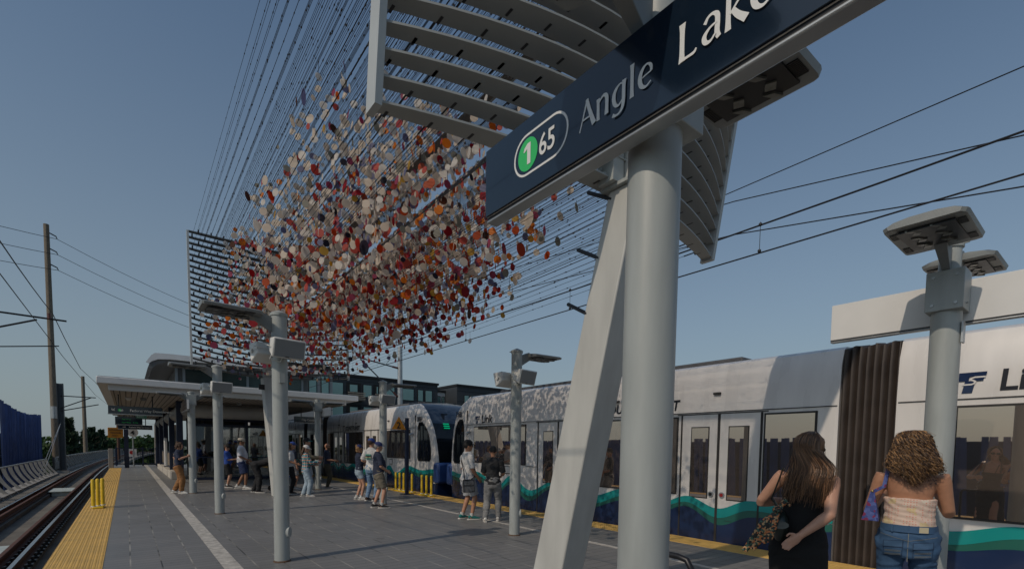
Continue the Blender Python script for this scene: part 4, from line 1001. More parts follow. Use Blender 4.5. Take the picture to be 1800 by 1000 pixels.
# ================================================================== LAMP POSTS WITH LOUDSPEAKERS
def luminaire(t_, x, y, z, sx, m=LUMG, L=.69, W=.25, tilt=.02):
    """flat area light reaching along sx*X from a pole at x, y"""
    a = MB(); a.hexa([(x+sx*.06,y-.025,z-.20),(x+sx*.06,y+.025,z-.20),(x+sx*.06,y+.025,z+.01),(x+sx*.06,y-.025,z+.01)],
                     [(x+sx*.40,y-.045,z+.02),(x+sx*.40,y+.045,z+.02),(x+sx*.26,y+.045,z+.09),(x+sx*.26,y-.045,z+.09)]); part('lamp_arm', a, m, t_, bevel=.004)
    x0, x1 = x+sx*.24, x+sx*(.24+L)
    h = MB(); n = 8
    prof = [(-W,.0),(-W-.012,.03),(-W*.85,.052),(-W*.4,.066),(W*.4,.066),(W*.85,.052),(W+.012,.03),(W,.0)]
    st = [(0,.80,.004),(.025,.97,.0),(.05,1,.0),(L-.05,1,.0),(L-.02,.97,.0),(L,.86,.006)]
    vs = []; 
    for s_, k_, dz_ in st: vs += [(x0+sx*s_, y+py*k_, z+tilt*s_+dz_+pz*(.5+.5*k_)) for py, pz in prof]
    fs = [tuple(range(8)), tuple((len(st)-1)*8+k for k in range(8))]
    for i in range(len(st)-1):
        for k in range(8): fs.append((i*8+k, i*8+(k+1)%8, (i+1)*8+(k+1)%8, (i+1)*8+k))
    h.add(vs, fs); ho = part('lamp_housing', h, m, t_, smooth=35)
    r_ = MB(); zz = z+tilt*L*.5
    r_.obox((x0+sx*L*.52, y, zz-.006), (L*.38,0,tilt*L*.38), (0,W*.72,0), (0,0,.006)); part('lens_recess', r_, BLACK, ho, smooth=0)
    r_ = MB()
    for i in range(3):
        for j in range(2):
            for k in range(2): r_.obox((x0+sx*L*(.26+.25*i+.10*k), y+(-.35+.62*j+.08*k)*W, zz-.014+tilt*L*(.25*i-.25)), (.024,.012*(1-2*k),0), (-.01,.022,0), (0,0,.007))
    part('led_modules', r_, mat("led_reflector", (.22,.22,.20), .3, .5, .2, 30), ho, smooth=0, kind='stuff')
    r_ = MB()
    for s_ in (-1, 1):
        for g0 in (.14, .68):
            for k in range(10): r_.obox((x0+sx*L*(g0+.018*k), y+s_*W*.83, zz-.003+tilt*L*(g0-.5+.018*k)), (L*.005,0,0), (0,W*.10,0), (0,0,.004))
    part('vent_slots', r_, BLACK, ho, smooth=0, kind='stuff')
    return ho
def speaker(t_, cx, cy, cz_, ang, tilt=.28):
    """wedge loudspeaker, grille facing direction ang (clockwise from +Y), tilted down"""
    f = Vector((math.sin(ang), math.cos(ang), -tilt)).normalized(); r_ = Vector((math.cos(ang), -math.sin(ang), 0)); u_ = r_.cross(f)
    c = Vector((cx,cy,cz_)); W, H_, D = .22, .135, .15
    def q(a, b, d): return c+r_*a+u_*b+f*d
    b_ = MB(); b_.hexa([q(-W*.88,-H_*.55,-D),q(W*.88,-H_*.55,-D),q(W*.88,H_*.72,-D),q(-W*.88,H_*.72,-D)], [q(-W,-H_,.06),q(W,-H_,.06),q(W,H_,.06),q(-W,H_,.06)])
    bo = part('speaker_box', b_, SPKW, t_, bevel=.018)
    b_ = MB(); b_.hexa([q(-W+.020,-H_+.020,.06),q(W-.020,-H_+.020,.06),q(W-.020,H_-.020,.06),q(-W+.020,H_-.020,.06)], [q(-W+.024,-H_+.024,.066),q(W-.024,-H_+.024,.066),q(W-.024,H_-.024,.066),q(-W+.024,H_-.024,.066)])
    part('grille', b_, GRILLE, bo, smooth=0)
    b_ = MB(); b_.hexa([q(.0,-H_+.022,.066),q(.05,-H_+.022,.066),q(.05,-H_+.034,.066),q(.0,-H_+.034,.066)], [q(.0,-H_+.022,.069),q(.05,-H_+.022,.069),q(.05,-H_+.034,.069),q(.0,-H_+.034,.069)])
    part('badge', b_, BLACK, bo, smooth=0)
    b_ = MB()
    b_.tube([q(-W-.012,0,-.02), q(-W-.016,.0,-D-.03), q(W+.016,0,-D-.03), q(W+.012,0,-.02)], (.006), 6, ref=(0,0,1)); b_.cyl(q(-W-.02,0,-.03), q(-W+.0,0,-.03), .03, n=12)
    part('yoke', b_, SPKW, bo)
def pole(t_, x, y, h, r_=.102, hole=True):
    b_ = MB(); b_.lathe((x,y,0), [(r_,0),(r_*.985,h)], 32); part('pole', b_, PAINT, t_, smooth=40)
    b_ = MB(); b_.lathe((x,y,h-.015), [(r_*1.1,0),(r_*1.12,.035),(r_*.9,.05),(.01,.085)], 32)
    for a in (0.3, 2.4, 4.5): b_.cyl((x,y,h+.005),(x+math.cos(a)*r_*1.35,y+math.sin(a)*r_*1.35,h+.005),.008,n=6)
    part('cap', b_, PAINT, t_, smooth=40)
    if hole:
        b_ = MB(); b_.tube([(x+r_*.9*.62,y-r_*.9*.62,.42),(x+(r_+.03)*.66,y-(r_+.03)*.66,.42)], [(.085,.055),(.075,.048)], 20, ref=(0,0,1)); part('handhole_cover', b_, PAINT, t_)
    b_ = MB(); b_.lathe((x,y,.0), [(r_*1.14,0),(r_*1.12,.012),(r_*1.02,.02)], 28); part('base_seal', b_, mat("rusty_seal", (.12,.07,.04), .9, 0, .4, 30), t_)
def speaker_post(x, y, side, label, spk=((105,-1),(-55,-1))):
    t_ = thing('lamp_post', label, 'lamp post', (x, y, 0), 0, 'round grey posts with a lamp and two loudspeakers')
    pole(t_, x, y, 3.43); luminaire(t_, x, y, 3.36, side)
    # one speaker in front, facing the camera side; the other behind, facing away
    b_ = MB(); b_.tube([(x,y,2.97),(x,y,3.0)], .108, 24); b_.tube([(x,y,2.85),(x,y,2.88)], .108, 24)
    b_.box(x-.16, x+.20, y-.16, y-.10, 2.96, 2.99); part('bracket', b_, GALV, t_)
    dx_ = .05 if side < 0 else .02; speaker(t_, x+dx_, y-.25, 2.95, R(172)); speaker(t_, x-.10, y+.24, 2.93, R(352))
    b_ = MB(); b_.tube([(x-.13,y-.22,2.9),(x-.16,y-.15,2.80),(x-.02,y-.12,2.78),(x+.02,y-.10,2.86)], .006, 5); part('cable_loop', b_, SPKW, t_)
    b_ = MB(); b_.box(x-.035,x+.035,y-.13,y-.10,2.50,2.63); part('junction_box', b_, PAINT, t_)
    return t_
speaker_post(1.70, 7.42, -1, 'tall round lamp post with loudspeakers, nearest of the left row')
speaker_post(1.70, 13.35, -1, 'round lamp post with loudspeakers before the shelter glass, second of the left row')
speaker_post(5.76, 7.22, 1, 'round lamp post with loudspeakers right of the man in the black shirt')
speaker_post(5.70, 13.15, 1, 'round lamp post with loudspeakers behind the old man in khaki shorts')

def sign_post(x, y, side, label, h=3.45, lums=(-1,1), slen=(0.3,2.14), near=False, Lz=3.40):
    """side: -1 sign hangs on the -X side"""
    t_ = thing('sign_post', label, 'sign post', (x, y, 0), 0, 'round grey posts carrying a station sign and two lamps')
    pole(t_, x, y, 2.95, .106 if near else .11, hole=not near)
    b_ = MB(); b_.lathe((x,y,2.90), [(.078,0),(.078,h-2.90+.02)], 28); b_.lathe((x,y,h), [(.092,0),(.092,.04),(.02,.055)], 28)
    for a in (0.3, 2.4, 4.5): b_.cyl((x,y,h+.02),(x+math.cos(a)*.13,y+math.sin(a)*.13,h+.02),.007,n=6)
    part('upper_pole', b_, PAINT, t_, smooth=40)
    b_ = MB(); b_.box(x-.135, x+.135, y-.13, y+.13, 2.90, 3.24); part('bracket_box', b_, PAINT, t_, bevel=.004)
    b_ = MB()
    for dy in (-.08, .08):
        for z in (2.95, 3.19): b_.cyl((x-.135,y+dy,z),(x-.145,y+dy,z),.014,n=6)
    part('bolts', b_, GALV, t_, kind='stuff')
    if not near: b_ = MB(); b_.box(x-.045,x+.045,y-.125,y-.112,2.62,2.80); part('tag_plate', b_, GALV, t_)
    for sx in lums: luminaire(t_, x, y, Lz, sx)
    return t_
nsp = sign_post(1.70, 1.26, -1, 'big foreground round post carrying the Angle Lake sign', 3.95, near=True)
fsp = sign_post(5.75, 1.10, 1, 'round post with two lamps and a white sign back, behind the curly haired woman')
lsp = sign_post(1.70, 19.29, -1, 'slim round post the boy in brown trousers leans on', 3.30, Lz=3.20)
rsp = sign_post(5.62, 18.9, 1, 'slim round post with two lamps behind the plaid shirt woman', 3.30, Lz=3.20)
def post_sign(t_, x, y, side, y0, y1, z0=2.84, z1=3.19, navy=False):
    xf = x+side*.20; a, b = sorted((xf, x+side*.14))
    b_ = MB(); b_.box(a, b, y0, y1, z0, z1); so_ = part('sign_panel', b_, WHITEM if not navy else SIGNN, t_, bevel=.003)
    f0, f1 = sorted((xf+side*.001, xf+side*.012))
    b_ = MB(); b_.box(f0, f1, y0+.002, y1-.002, z0+.002, z1-.002); part('sign_face', b_, SIGNN, so_, bevel=.002)
    b_ = MB(); b_.box(a-.002, b+.003, y0, y1, z0-.028, z0-.013); part('bottom_rail', b_, GALV, so_, bevel=.006)
    b_ = MB(); b_.box(a+.002, b+.008, y0+.001, y1-.001, z0-.0129, z0+.001); part('gap_shade_strip', b_, BLACK, so_, smooth=0)  # solid black strip stands in for the dark gap above the rail
    return xf+side*.0125
post_sign(fsp, 5.75, 1.10, 1, .10, 2.06, 2.83, 3.19)
post_sign(lsp, 1.70, 19.29, -1, 18.3, 20.2, 2.72, 3.02)
post_sign(rsp, 5.62, 18.9, 1, 18.0, 19.8, 2.72, 3.02)
XF = post_sign(nsp, 1.70, 1.26, -1, .28, 2.145, 2.835, 3.165)
# route bullet, numbers and hand drawn flared letters on the near sign
def PL(s, z, o_=.0): return (XF-.001-o_, 2.145-s, z)
def flat(name, polys, m, par=nsp, o_=.0):
    b_ = MB()
    for i, pl_ in enumerate(polys):
        b_.add([PL(s, z, o_+i*.00008) for s, z in pl_], [tuple(range(len(pl_)))])
    return part(name, b_, m, par, smooth=0)
def stadium(s0, s1, z0, z1, t=0.0):
    r_ = (z1-z0)/2-t; c = (z0+z1)/2; pts = []
    for k in range(17): a = math.pi/2+math.pi*k/16; pts.append((s0+(z1-z0)/2+r_*math.cos(a), c+r_*math.sin(a)))
    for k in range(17): a = -math.pi/2+math.pi*k/16; pts.append((s1-(z1-z0)/2+r_*math.cos(a), c+r_*math.sin(a)))
    return pts
o1, o2 = stadium(.240,.606,2.908,3.094), stadium(.240,.606,2.908,3.094,.010)
b_ = MB(); n = len(o1); b_.add([PL(*p) for p in o1]+[PL(*p) for p in o2], [(i,(i+1)%n,(i+1)%n+n,i+n) for i in range(n)]); part('route_outline', b_, LETTER, nsp, smooth=0)
flat('route_circle', [[(.340+.069*math.cos(2*math.pi*k/40), 3.001+.072*math.sin(2*math.pi*k/40)) for k in range(40)]], GREEN)
M65 = plane_M(PL(.418, 2.956, .001), (0,-1,0), (0,0,1)); text_part('route_number', '65', .128, LETTER, nsp, M65, .0004, 0, .0015, .86)
flat('route_one', [[(.338,2.955),(.362,2.955),(.362,3.048),(.342,3.048),(.338,3.044)], [(.340,3.048),(.318,3.034),(.312,3.018),(.318,3.015),(.340,3.026)]], LETTER, nsp, .0015)
def ribbon(pts, n=7):
    """Catmull-Rom ribbon through (x, y, width)"""
    P_ = [np.array(p, float) for p in pts]; P_ = [2*P_[0]-P_[1]]+P_+[2*P_[-1]-P_[-2]]; out = []
    for i in range(1, len(P_)-2):
        for k in range(n+(i == len(P_)-3)):
            t = k/n; a, b, c, d = P_[i-1:i+3]
            out.append(.5*((2*b)+(-a+c)*t+(2*a-5*b+4*c-d)*t*t+(-a+3*b-3*c+d)*t**3))
    L_, R__ = [], []
    for i, p in enumerate(out):
        q = out[min(i+1,len(out)-1)][:2]-out[max(i-1,0)][:2]; q = q/(np.linalg.norm(q)+1e-9); nn = np.array([-q[1],q[0]])*max(p[2],.012)/2
        L_.append(p[:2]+nn); R__.append(p[:2]-nn)
    return [[tuple(L_[i]), tuple(L_[i+1]), tuple(R__[i+1]), tuple(R__[i])] for i in range(len(L_)-1)]
st = lambda x, y0, y1, w0=.16, w1=.13: ribbon([(x,y0,w0),(x,y0+(y1-y0)*.25,w1),(x,y0+(y1-y0)*.75,w1),(x,y1,w0)])
GL = {   # capital height 1, x-height .72
 'A': (.74, [ribbon([(.0,0,.06),(.18,.5,.065),(.36,1.0,.10)]), ribbon([(.33,1.0,.13),(.5,.5,.15),(.70,0,.19)]), ribbon([(.13,.34,.07),(.35,.34,.06),(.58,.34,.07)])]),
 'n': (.66, [st(.09,0,.72), ribbon([(.10,.52,.04),(.22,.66,.07),(.36,.71,.10),(.47,.62,.14),(.50,.45,.145),(.50,.25,.14),(.50,0,.17)])]),
 'g': (.68, [ribbon([(.48,.66,.05),(.32,.71,.06),(.14,.58,.13),(.08,.36,.155),(.15,.12,.13),(.30,.03,.07),(.47,.16,.04)]), ribbon([(.52,.74,.17),(.51,.5,.14),(.51,.1,.14),(.47,-.14,.12),(.34,-.26,.07),(.20,-.27,.08),(.08,-.22,.13)])]),
 'l': (.30, [st(.10,0,1.04,.17,.135)]),
 'e': (.62, [ribbon([(.08,.38,.06),(.25,.40,.05),(.50,.43,.05)]), ribbon([(.50,.42,.09),(.48,.60,.10),(.34,.71,.06),(.17,.62,.12),(.085,.38,.155),(.15,.13,.14),(.32,.02,.08),(.52,.10,.05)])]),
 'L': (.66, [st(.10,0,1.0,.20,.15), ribbon([(.06,.045,.09),(.30,.035,.07),(.48,.04,.08),(.55,.11,.05)])]),
 'a': (.60, [ribbon([(.07,.56,.11),(.16,.68,.08),(.30,.70,.08),(.42,.60,.13),(.44,.40,.14),(.44,.15,.14),(.50,0,.12)]), ribbon([(.43,.42,.05),(.22,.36,.07),(.09,.22,.13),(.13,.06,.12),(.27,.02,.07),(.42,.14,.05)])]),
 'k': (.62, [st(.09,0,1.04,.17,.135), ribbon([(.14,.36,.06),(.30,.52,.06),(.50,.72,.08)]), ribbon([(.22,.42,.12),(.36,.22,.15),(.58,0,.19)])]),
}
def write(word, s0, z0, cap, xs=1.0, gap=.0):
    s = s0
    for ch in word:
        adv, strokes = GL[ch]
        polys = [[(s+x*cap*xs, z0+y*cap) for x, y in q] for st_ in strokes for q in st_]
        flat('letter', polys, LETTER); s += (adv+gap)*cap*xs
write('Angle', .672, 2.936, .112, 1.02, .04); write('Lake', 1.128, 2.939, .122, 1.0, .03)

# ================================================================== SMALL PLATFORM FURNITURE
def bollards(name, xs_, y0, label, along='y', n=3, step=.16, h=.62, dx=0.0):
    t_ = thing(name, label, 'bollards', (xs_, y0, 0))
    b_ = MB()
    L = (n-1)*step+.2
    b_.box(xs_-.11, xs_+.11, y0-.1, y0+L-.1, .009, .05); part('base_strip', b_, BOLY, t_, bevel=.015)
    for k in range(n):
        q = MB(); q.lathe((xs_+dx*(k-1),y0+k*step,.05), [(.045,0),(.04,.03),(.04,h),(.03,h+.02),(.005,h+.03)], 14); part('tube', q, BOLY, t_, smooth=50)
        q = MB(); q.lathe((xs_+dx*(k-1),y0+k*step,.05), [(.06,0),(.055,.02)], 12); part('tube_foot', q, WHITEM, t_)
for o in (bollards('flexible_bollards', -.60, 15.9, 'three yellow flexible posts on the tactile strip at left', n=3, step=.17, h=.66, dx=.085),
          bollards('flexible_bollards', 7.90, 15.75, 'row of yellow flexible posts left of the navy number post', n=5, step=.33, h=.62),
          bollards('flexible_bollards', 7.90, 14.35, 'three yellow flexible posts right of the navy number post', n=3, step=.33, h=.62)): pass
t_ = thing('car_number_post', 'navy post with an orange triangle numbered 2 by the train', 'sign post', (7.56, 15.46, 0))
b_ = MB(); b_.box(7.51,7.61,15.40,15.52,0,2.62); part('post', b_, NAVY, t_, bevel=.006)
b_ = MB(); b_.box(7.38,7.74,15.28,15.64,.0,.02); part('base_plate', b_, NAVY, t_)
b_ = MB(); b_.prism([(15.52,2.28),(16.26,2.28),(15.89,2.66)], 'x', 7.47, 7.49); 
b_ = MB(); b_.prism([(6.98,2.22),(7.50,2.22),(7.24,2.66)], 'y', 15.40, 15.42); part('triangle_plate', b_, mat("sign_orange", (.75,.27,.01), .5), t_, bevel=.004)
text_part('number', '2', .30, BLACK, t_, plane_M((7.155,15.396,2.26),(1,0,0),(0,0,1)), .001, 0, .006)
t_ = thing('leaning_rail', 'black bent tube rail low behind the big round post', 'rail', (3.0, 1.9, 0))
b_ = MB(); b_.tube([(3.0,2.22,0),(3.0,2.22,.84),(3.0,2.20,.90),(3.0,2.14,.915),(3.0,1.93,.915),(3.0,1.86,.90),(3.0,1.82,.84),(3.0,1.82,0)], .022, 12, ref=(1,0,0)); part('tube_frame', b_, BLACK, t_, smooth=60)
b_ = MB(); b_.box(2.94,3.06,2.16,2.28,0,.015); b_.box(2.94,3.06,1.76,1.88,0,.015); part('floor_plate', b_, BLACK, t_)

# ================================================================== PEOPLE
def remesh(name, mb, vox, m, parent, smooth_it=2, fold=0.0, ffreq=9.0, xf=None, seed=0, mats=None):
    me = bpy.data.meshes.new("tmp"); me.from_pydata(mb.v, [], mb.f); me.update()
    o = bpy.data.objects.new("tmp", me)
    md = o.modifiers.new("r", 'REMESH'); md.mode = 'VOXEL'; md.voxel_size = vox; md.adaptivity = 0
    ms = o.modifiers.new("s", 'SMOOTH'); ms.factor = .5; ms.iterations = smooth_it
    out = evaluated_mesh(o)
    bpy.data.objects.remove(o); bpy.data.meshes.remove(me)
    if fold:
        n_ = len(out.vertices); co = np.empty(n_*3); no_ = np.empty(n_*3); out.vertices.foreach_get("co", co); out.vertices.foreach_get("normal", no_)
        co = co.reshape(-1, 3); no_ = no_.reshape(-1, 3); so_ = Vector((seed*3.1, seed, 0)); dd = np.empty(n_)
        for i_ in range(n_):
            p = Vector(co[i_])*ffreq+so_; q = Vector((p.x, p.y, p.z*1.9+.8*mnoise.noise(p*.7)))
            dd[i_] = fold*(1-abs(mnoise.noise(q))*2.6)+fold*.5*mnoise.noise(q*2.3)
        out.vertices.foreach_set("co", (co+no_*dd[:, None]).ravel()); out.update()
    out.materials.clear(); out.materials.append(m); out.shade_smooth(); out.name = name
    no = bpy.data.objects.new(name, out); COL.objects.link(no); no.parent = parent
    return no
def ik(a, b, l1, l2, hint):
    a, b = Vector(a), Vector(b); d = b-a; L = d.length
    if L > (l1+l2)*.995: b = a+d*((l1+l2)*.995/L); d = b-a; L = d.length
    x = (l1*l1-l2*l2+L*L)/(2*L); h = math.sqrt(max(0, l1*l1-x*x)); n = d.normalized(); hv = Vector(hint); hv = (hv-n*hv.dot(n)).normalized()
    return a+n*x+hv*h, b
SKIN = {k: mat('skin_'+k, c, .5, 0, .08, 25, .05, 300) for k, c in dict(light=(.50,.27,.18), tan=(.42,.21,.125), brown=(.26,.125,.07), dark=(.07,.032,.02)).items()}
HAIR = {k: mat('hair_'+k, c, .5, 0, .35, 60, .5, 150) for k, c in dict(black=(.012,.010,.010), brown=(.07,.035,.018), blond=(.30,.17,.07), grey=(.3,.28,.26)).items()}
def cloth(n, c, **k): return mat('cloth_'+n, c, .85, 0, .14, 7, .15, 220, **k)
def plaid_mat():
    m, t, b = nodes_of("cloth_plaid", .85); tc = t.nodes.new("ShaderNodeTexCoord"); sx = t.nodes.new("ShaderNodeSeparateXYZ"); t.links.new(tc.outputs["Object"], sx.inputs[0])
    f = lambda o, s, w_, ph=0: mnode(t, 'GREATER_THAN', mnode(t, 'FRACT', mnode(t, 'ADD', mnode(t, 'MULTIPLY', o, s), ph)), w_)
    h = mnode(t, 'ADD', sx.outputs[0], sx.outputs[1])
    c = mixc(t, f(h, 10, .5), (.03,.25,.25), (.02,.06,.14)); c = mixc(t, mnode(t, 'MULTIPLY', f(sx.outputs[2], 10, .5), .6), c, (.03,.10,.20))
    c = mixc(t, mnode(t, 'MULTIPLY', f(sx.outputs[2], 10, .80, .3), .85), c, (.75,.22,.06)); c = mixc(t, mnode(t, 'MULTIPLY', f(h, 10, .82, .25), .75), c, (.75,.70,.62))
    t.links.new(c, b.inputs["Base Color"]); return m
def denim_mat(n, c, spot=None):
    m, t, b = nodes_of('cloth_'+n, .8); tc = t.nodes.new("ShaderNodeTexCoord"); ns_ = t.nodes.new("ShaderNodeTexNoise"); ns_.inputs["Scale"].default_value = 7; ns_.inputs["Detail"].default_value = 5
    t.links.new(tc.outputs["Object"], ns_.inputs["Vector"]); n2 = t.nodes.new("ShaderNodeTexNoise"); n2.inputs["Scale"].default_value = 260; t.links.new(tc.outputs["Object"], n2.inputs["Vector"])
    v = mnode(t, 'ADD', mnode(t, 'MULTIPLY', ns_.outputs[0], .8), mnode(t, 'MULTIPLY', n2.outputs[0], .25))
    t.links.new(mixc(t, v, tuple(x*.45 for x in c), tuple(min(1, x*1.55) for x in c)), b.inputs["Base Color"])
    bp = t.nodes.new("ShaderNodeBump"); bp.inputs["Strength"].default_value = .3; bp.inputs["Distance"].default_value = .004; t.links.new(n2.outputs[0], bp.inputs["Height"]); t.links.new(bp.outputs[0], b.inputs["Normal"])
    return m
SHOEW, SHOEB, RUBW = cloth('shoe_white', (.62,.61,.58)), cloth('shoe_black', (.02,.02,.022)), mat("shoe_sole", (.6,.58,.54), .6)

def person(label, x, y, face, H=1.75, skin='tan', lean=0.0, side=0.0, twist=0.0, head=(0, 0), lh=None, rh=None, lf=None, rf=None, lel=None, rel=None,
           top=None, sleeve='short', bottom=None, shoes=SHOEW, hair='black', hairst='short', cap=None, belly=0.0, shw=1.0, hipw=1.0, beard=False, glasses=False, vox=.014, extra=None, topz=-.04, hips=0.0, voxc=None, legs=True):
    """face: direction faced, degrees clockwise from +Y. hand/foot targets in body space (x right, y forward, z up) for a 1.75 m figure"""
    k = H/1.75; t_ = thing('person', label, 'person', (x, y, 0), -R(face)); W_ = WM.pop(t_.name); t_.scale = (k,k,k); WM[t_.name] = Matrix.Identity(4)
    pel = Vector((hips, 0, .93))
    Rt = Matrix.Rotation(-lean, 3, 'X') @ Matrix.Rotation(side, 3, 'Y') @ Matrix.Rotation(twist, 3, 'Z')
    T = lambda p: pel+Rt @ Vector(p)
    def torso(mb, inf, zlo=-.10, zhi=.60, fb=0):
        stn = [(-.13,.150*hipw,.100,0),(-.06,.168*hipw,.118,-.008),(.02,.170*hipw,.118,-.008),(.10,.150+.3*(hipw-1)*.15,.108+belly*.6,.008),(.19,.133+belly*.35,.102+belly,.02*bool(belly)),(.28,.140+belly*.2,.108+belly*.8,.01),(.37,.158*shw,.116+belly*.2,.0),(.45,.172*shw,.108,-.006),(.505,.160*shw,.086,-.012),(.545,.105*shw,.065,-.014),(.575,.062,.058,-.010)]
        stn = [s for s in stn if zlo-1e-6 <= s[0] <= zhi]
        pts = [T((0, s[3]+belly*.35*(.1 < s[0] < .33), s[0])) for s in stn]
        if zlo < -.10: pts[0] = pts[0]
        mb.tube(pts, [(s[1]+inf, s[2]+inf) for s in stn], 22, ref=Rt @ Vector((1,0,0)))
    shL, shR = T((-.178*shw, -.01, .475)), T((.178*shw, -.01, .475))
    neck = T((0,-.012,.55)); hd = T((0,.012,.70)); 
    HR = Rt @ Matrix.Rotation(-R(head[0]), 3, 'Z') @ Matrix.Rotation(-R(head[1]), 3, 'X')
    if lean > .5: hd = T((0,.06,.68))
    up_l = Vector((-.25,-.05,-1)); lh = Vector(lh) if lh is not None else Vector((-.27,.06,.84)); rh = Vector(rh) if rh is not None else Vector((.27,.06,.84))
    eL, hL = ik(shL, lh, .285, .255, lel or (-.3,-1,-.1)); eR, hR = ik(shR, rh, .285, .255, rel or (.3,-1,-.1))
    hpL, hpR = pel+Vector((-.09,0,-.03)), pel+Vector((.09,0,-.03))
    lf = Vector(lf) if lf is not None else Vector((-.11,-.02,.085)); rf = Vector(rf) if rf is not None else Vector((.11,.02,.085))
    kL, aL = ik(hpL, lf, .42, .425, (-.1,1,0)); kR, aR = ik(hpR, rf, .42, .425, (.1,1,0))
    # ---- body
    b = MB(); torso(b, -.012)
    b.tube([neck-Rt @ Vector((0,0,.05)), neck+(hd-neck)*.35, hd-HR @ Vector((0,.01,.03))], [(.058,.058),(.052,.054),(.052,.056)], 14)
    b.ball(hd+HR @ Vector((0,-.012,.022)), (.076,.094,.100), 18, 14, HR); b.ball(hd+HR @ Vector((0,.018,-.045)), (.056,.066,.070), 14, 10, HR)
    b.ball(hd+HR @ Vector((0,.062,-.088)), (.026,.022,.020), 10, 8, HR)
    b.tube([hd+HR @ Vector((0,.074,.022)), hd+HR @ Vector((0,.102,-.022)), hd+HR @ Vector((0,.080,-.034))], [.010,.016,.010], 8)
    b.ball(hd+HR @ Vector((0,.072,.035)), (.052,.018,.012), 10, 6, HR); b.ball(hd+HR @ Vector((0,.078,-.056)), (.024,.014,.012), 10, 6, HR)
    for s_ in (-1,1): b.ball(hd+HR @ Vector((s_*.076,-.012,-.008)), (.012,.022,.032), 8, 6, HR)
    def arm(mb, S, E, Hn, inf=0, upto=1.0):
        pts = [S+(E-S)*t for t in (-.08,.12,.5,.92)]+[E+(Hn-E)*t for t in (.0,.25,.6,1.0)]
        rr = [.050,.054,.046,.040,.041,.043,.034,.026]
        if upto < 1.0:
            n = max(2, int(round(8*upto))); pts, rr = pts[:n], rr[:n]; rr[-1] += .006
        mb.tube(pts, [r_+inf for r_ in rr], 12)
    def hand(mb, E, Hn, sgn, curl=.5):
        d = (Hn-E).normalized(); n_ = d.cross(Vector((0,0,1))) if abs(d.z) < .8 else d.cross(Vector((0,1,0)))
        n_ = n_.normalized()*sgn; w_ = d.cross(n_).normalized()
        # palm
        mb.tube([Hn-d*.01, Hn+d*.035, Hn+d*.085], [(.026,.019),(.040,.018),(.040,.014)], 10, ref=w_)
        for i, (o_, L) in enumerate(((-.030,.062),(-.010,.074),(.010,.070),(.029,.055))):
            p = Hn+d*.082+w_*o_; c = d.copy(); pts = [p]
            for j in range(3):
                c = (c-n_*curl*(.55+.1*j)).normalized(); p = p+c*L*(.45,.32,.28)[j]; pts.append(p)
            mb.tube(pts, [.0095,.009,.0082,.0068], 7)
        p = Hn+d*.02-w_*.034; mb.tube([p, p+(d*.6-w_*.7-n_*.3).normalized()*.036, p+(d*.9-w_*.45-n_*.5).normalized()*.068], [.012,.010,.008], 7)
    def leg(mb, Hp, K, A, inf=0, part_=1.0):
        pts = [Hp+(K-Hp)*t for t in (-.10,.12,.5,.88)]+[K+(A-K)*t for t in (.04,.30,.65,1.0)]
        rr = [.088,.086,.072,.058,.056,.056,.044,.036]
        if part_ < 1.0:
            n = max(3, int(round(8*part_))); pts, rr = pts[:n], rr[:n]
        mb.tube(pts, [r_+inf for r_ in rr], 14)
    for S, E, Hn, sg in ((shL,eL,hL,-1),(shR,eR,hR,1)): arm(b, S, E, Hn); hand(b, E, Hn, sg)
    if legs:
        for Hp, K, A in ((hpL,kL,aL),(hpR,kR,aR)):
            leg(b, Hp, K, A); b.tube([A+Vector((0,-.05,-.03)), A+Vector((0,.05,-.035)), A+Vector((0,.15,-.06))], [.035,.036,.025], 8)
    body = remesh('body', b, vox, SKIN[skin], t_, 1)
    # ---- eyes and brows
    e = MB()
    for s_ in (-1,1): e.ball(hd+HR @ Vector((s_*.030,.078,.012)), (.011,.008,.006), 8, 6, HR)
    part('eyes', e, BLACK, body, world=False)
    if glasses:
        e = MB()
        for s_ in (-1,1): e.ball(hd+HR @ Vector((s_*.033,.090,.012)), (.028,.010,.019), 12, 8, HR); e.tube([hd+HR @ Vector((s_*.060,.082,.016)), hd+HR @ Vector((s_*.082,-.01,.016))], .004, 5)
        part('sunglasses', e, BLACK, t_, world=False)
    vc = voxc or vox*.95
    if top is not None:
        c = MB(); torso(c, .014, topz, .58)
        up_ = {'short': .46, 'none': 0, 'long': .95, 'elbow': .55}[sleeve]
        if up_: 
            for S, E, Hn in ((shL,eL,hL),(shR,eR,hR)): arm(c, S, E, Hn, .020, up_)
        remesh('shirt', c, vc, top, t_, 2, .007, 8, seed=x)
    if bottom is not None:
        c = MB(); torso(c, .010, -.13, .12); pl_ = {'long': 1.0, 'short': .56, 'mini': .40}[bottom[1]]; wd = bottom[2] if len(bottom) > 2 else .018
        for Hp, K, A in ((hpL,kL,aL),(hpR,kR,aR)):
            leg(c, Hp, K, A, wd, pl_)
            if pl_ < 1: pass
        remesh({'long':'trousers','short':'shorts','mini':'shorts'}[bottom[1]], c, vc, bottom[0], t_, 2, .008, 7, seed=y)
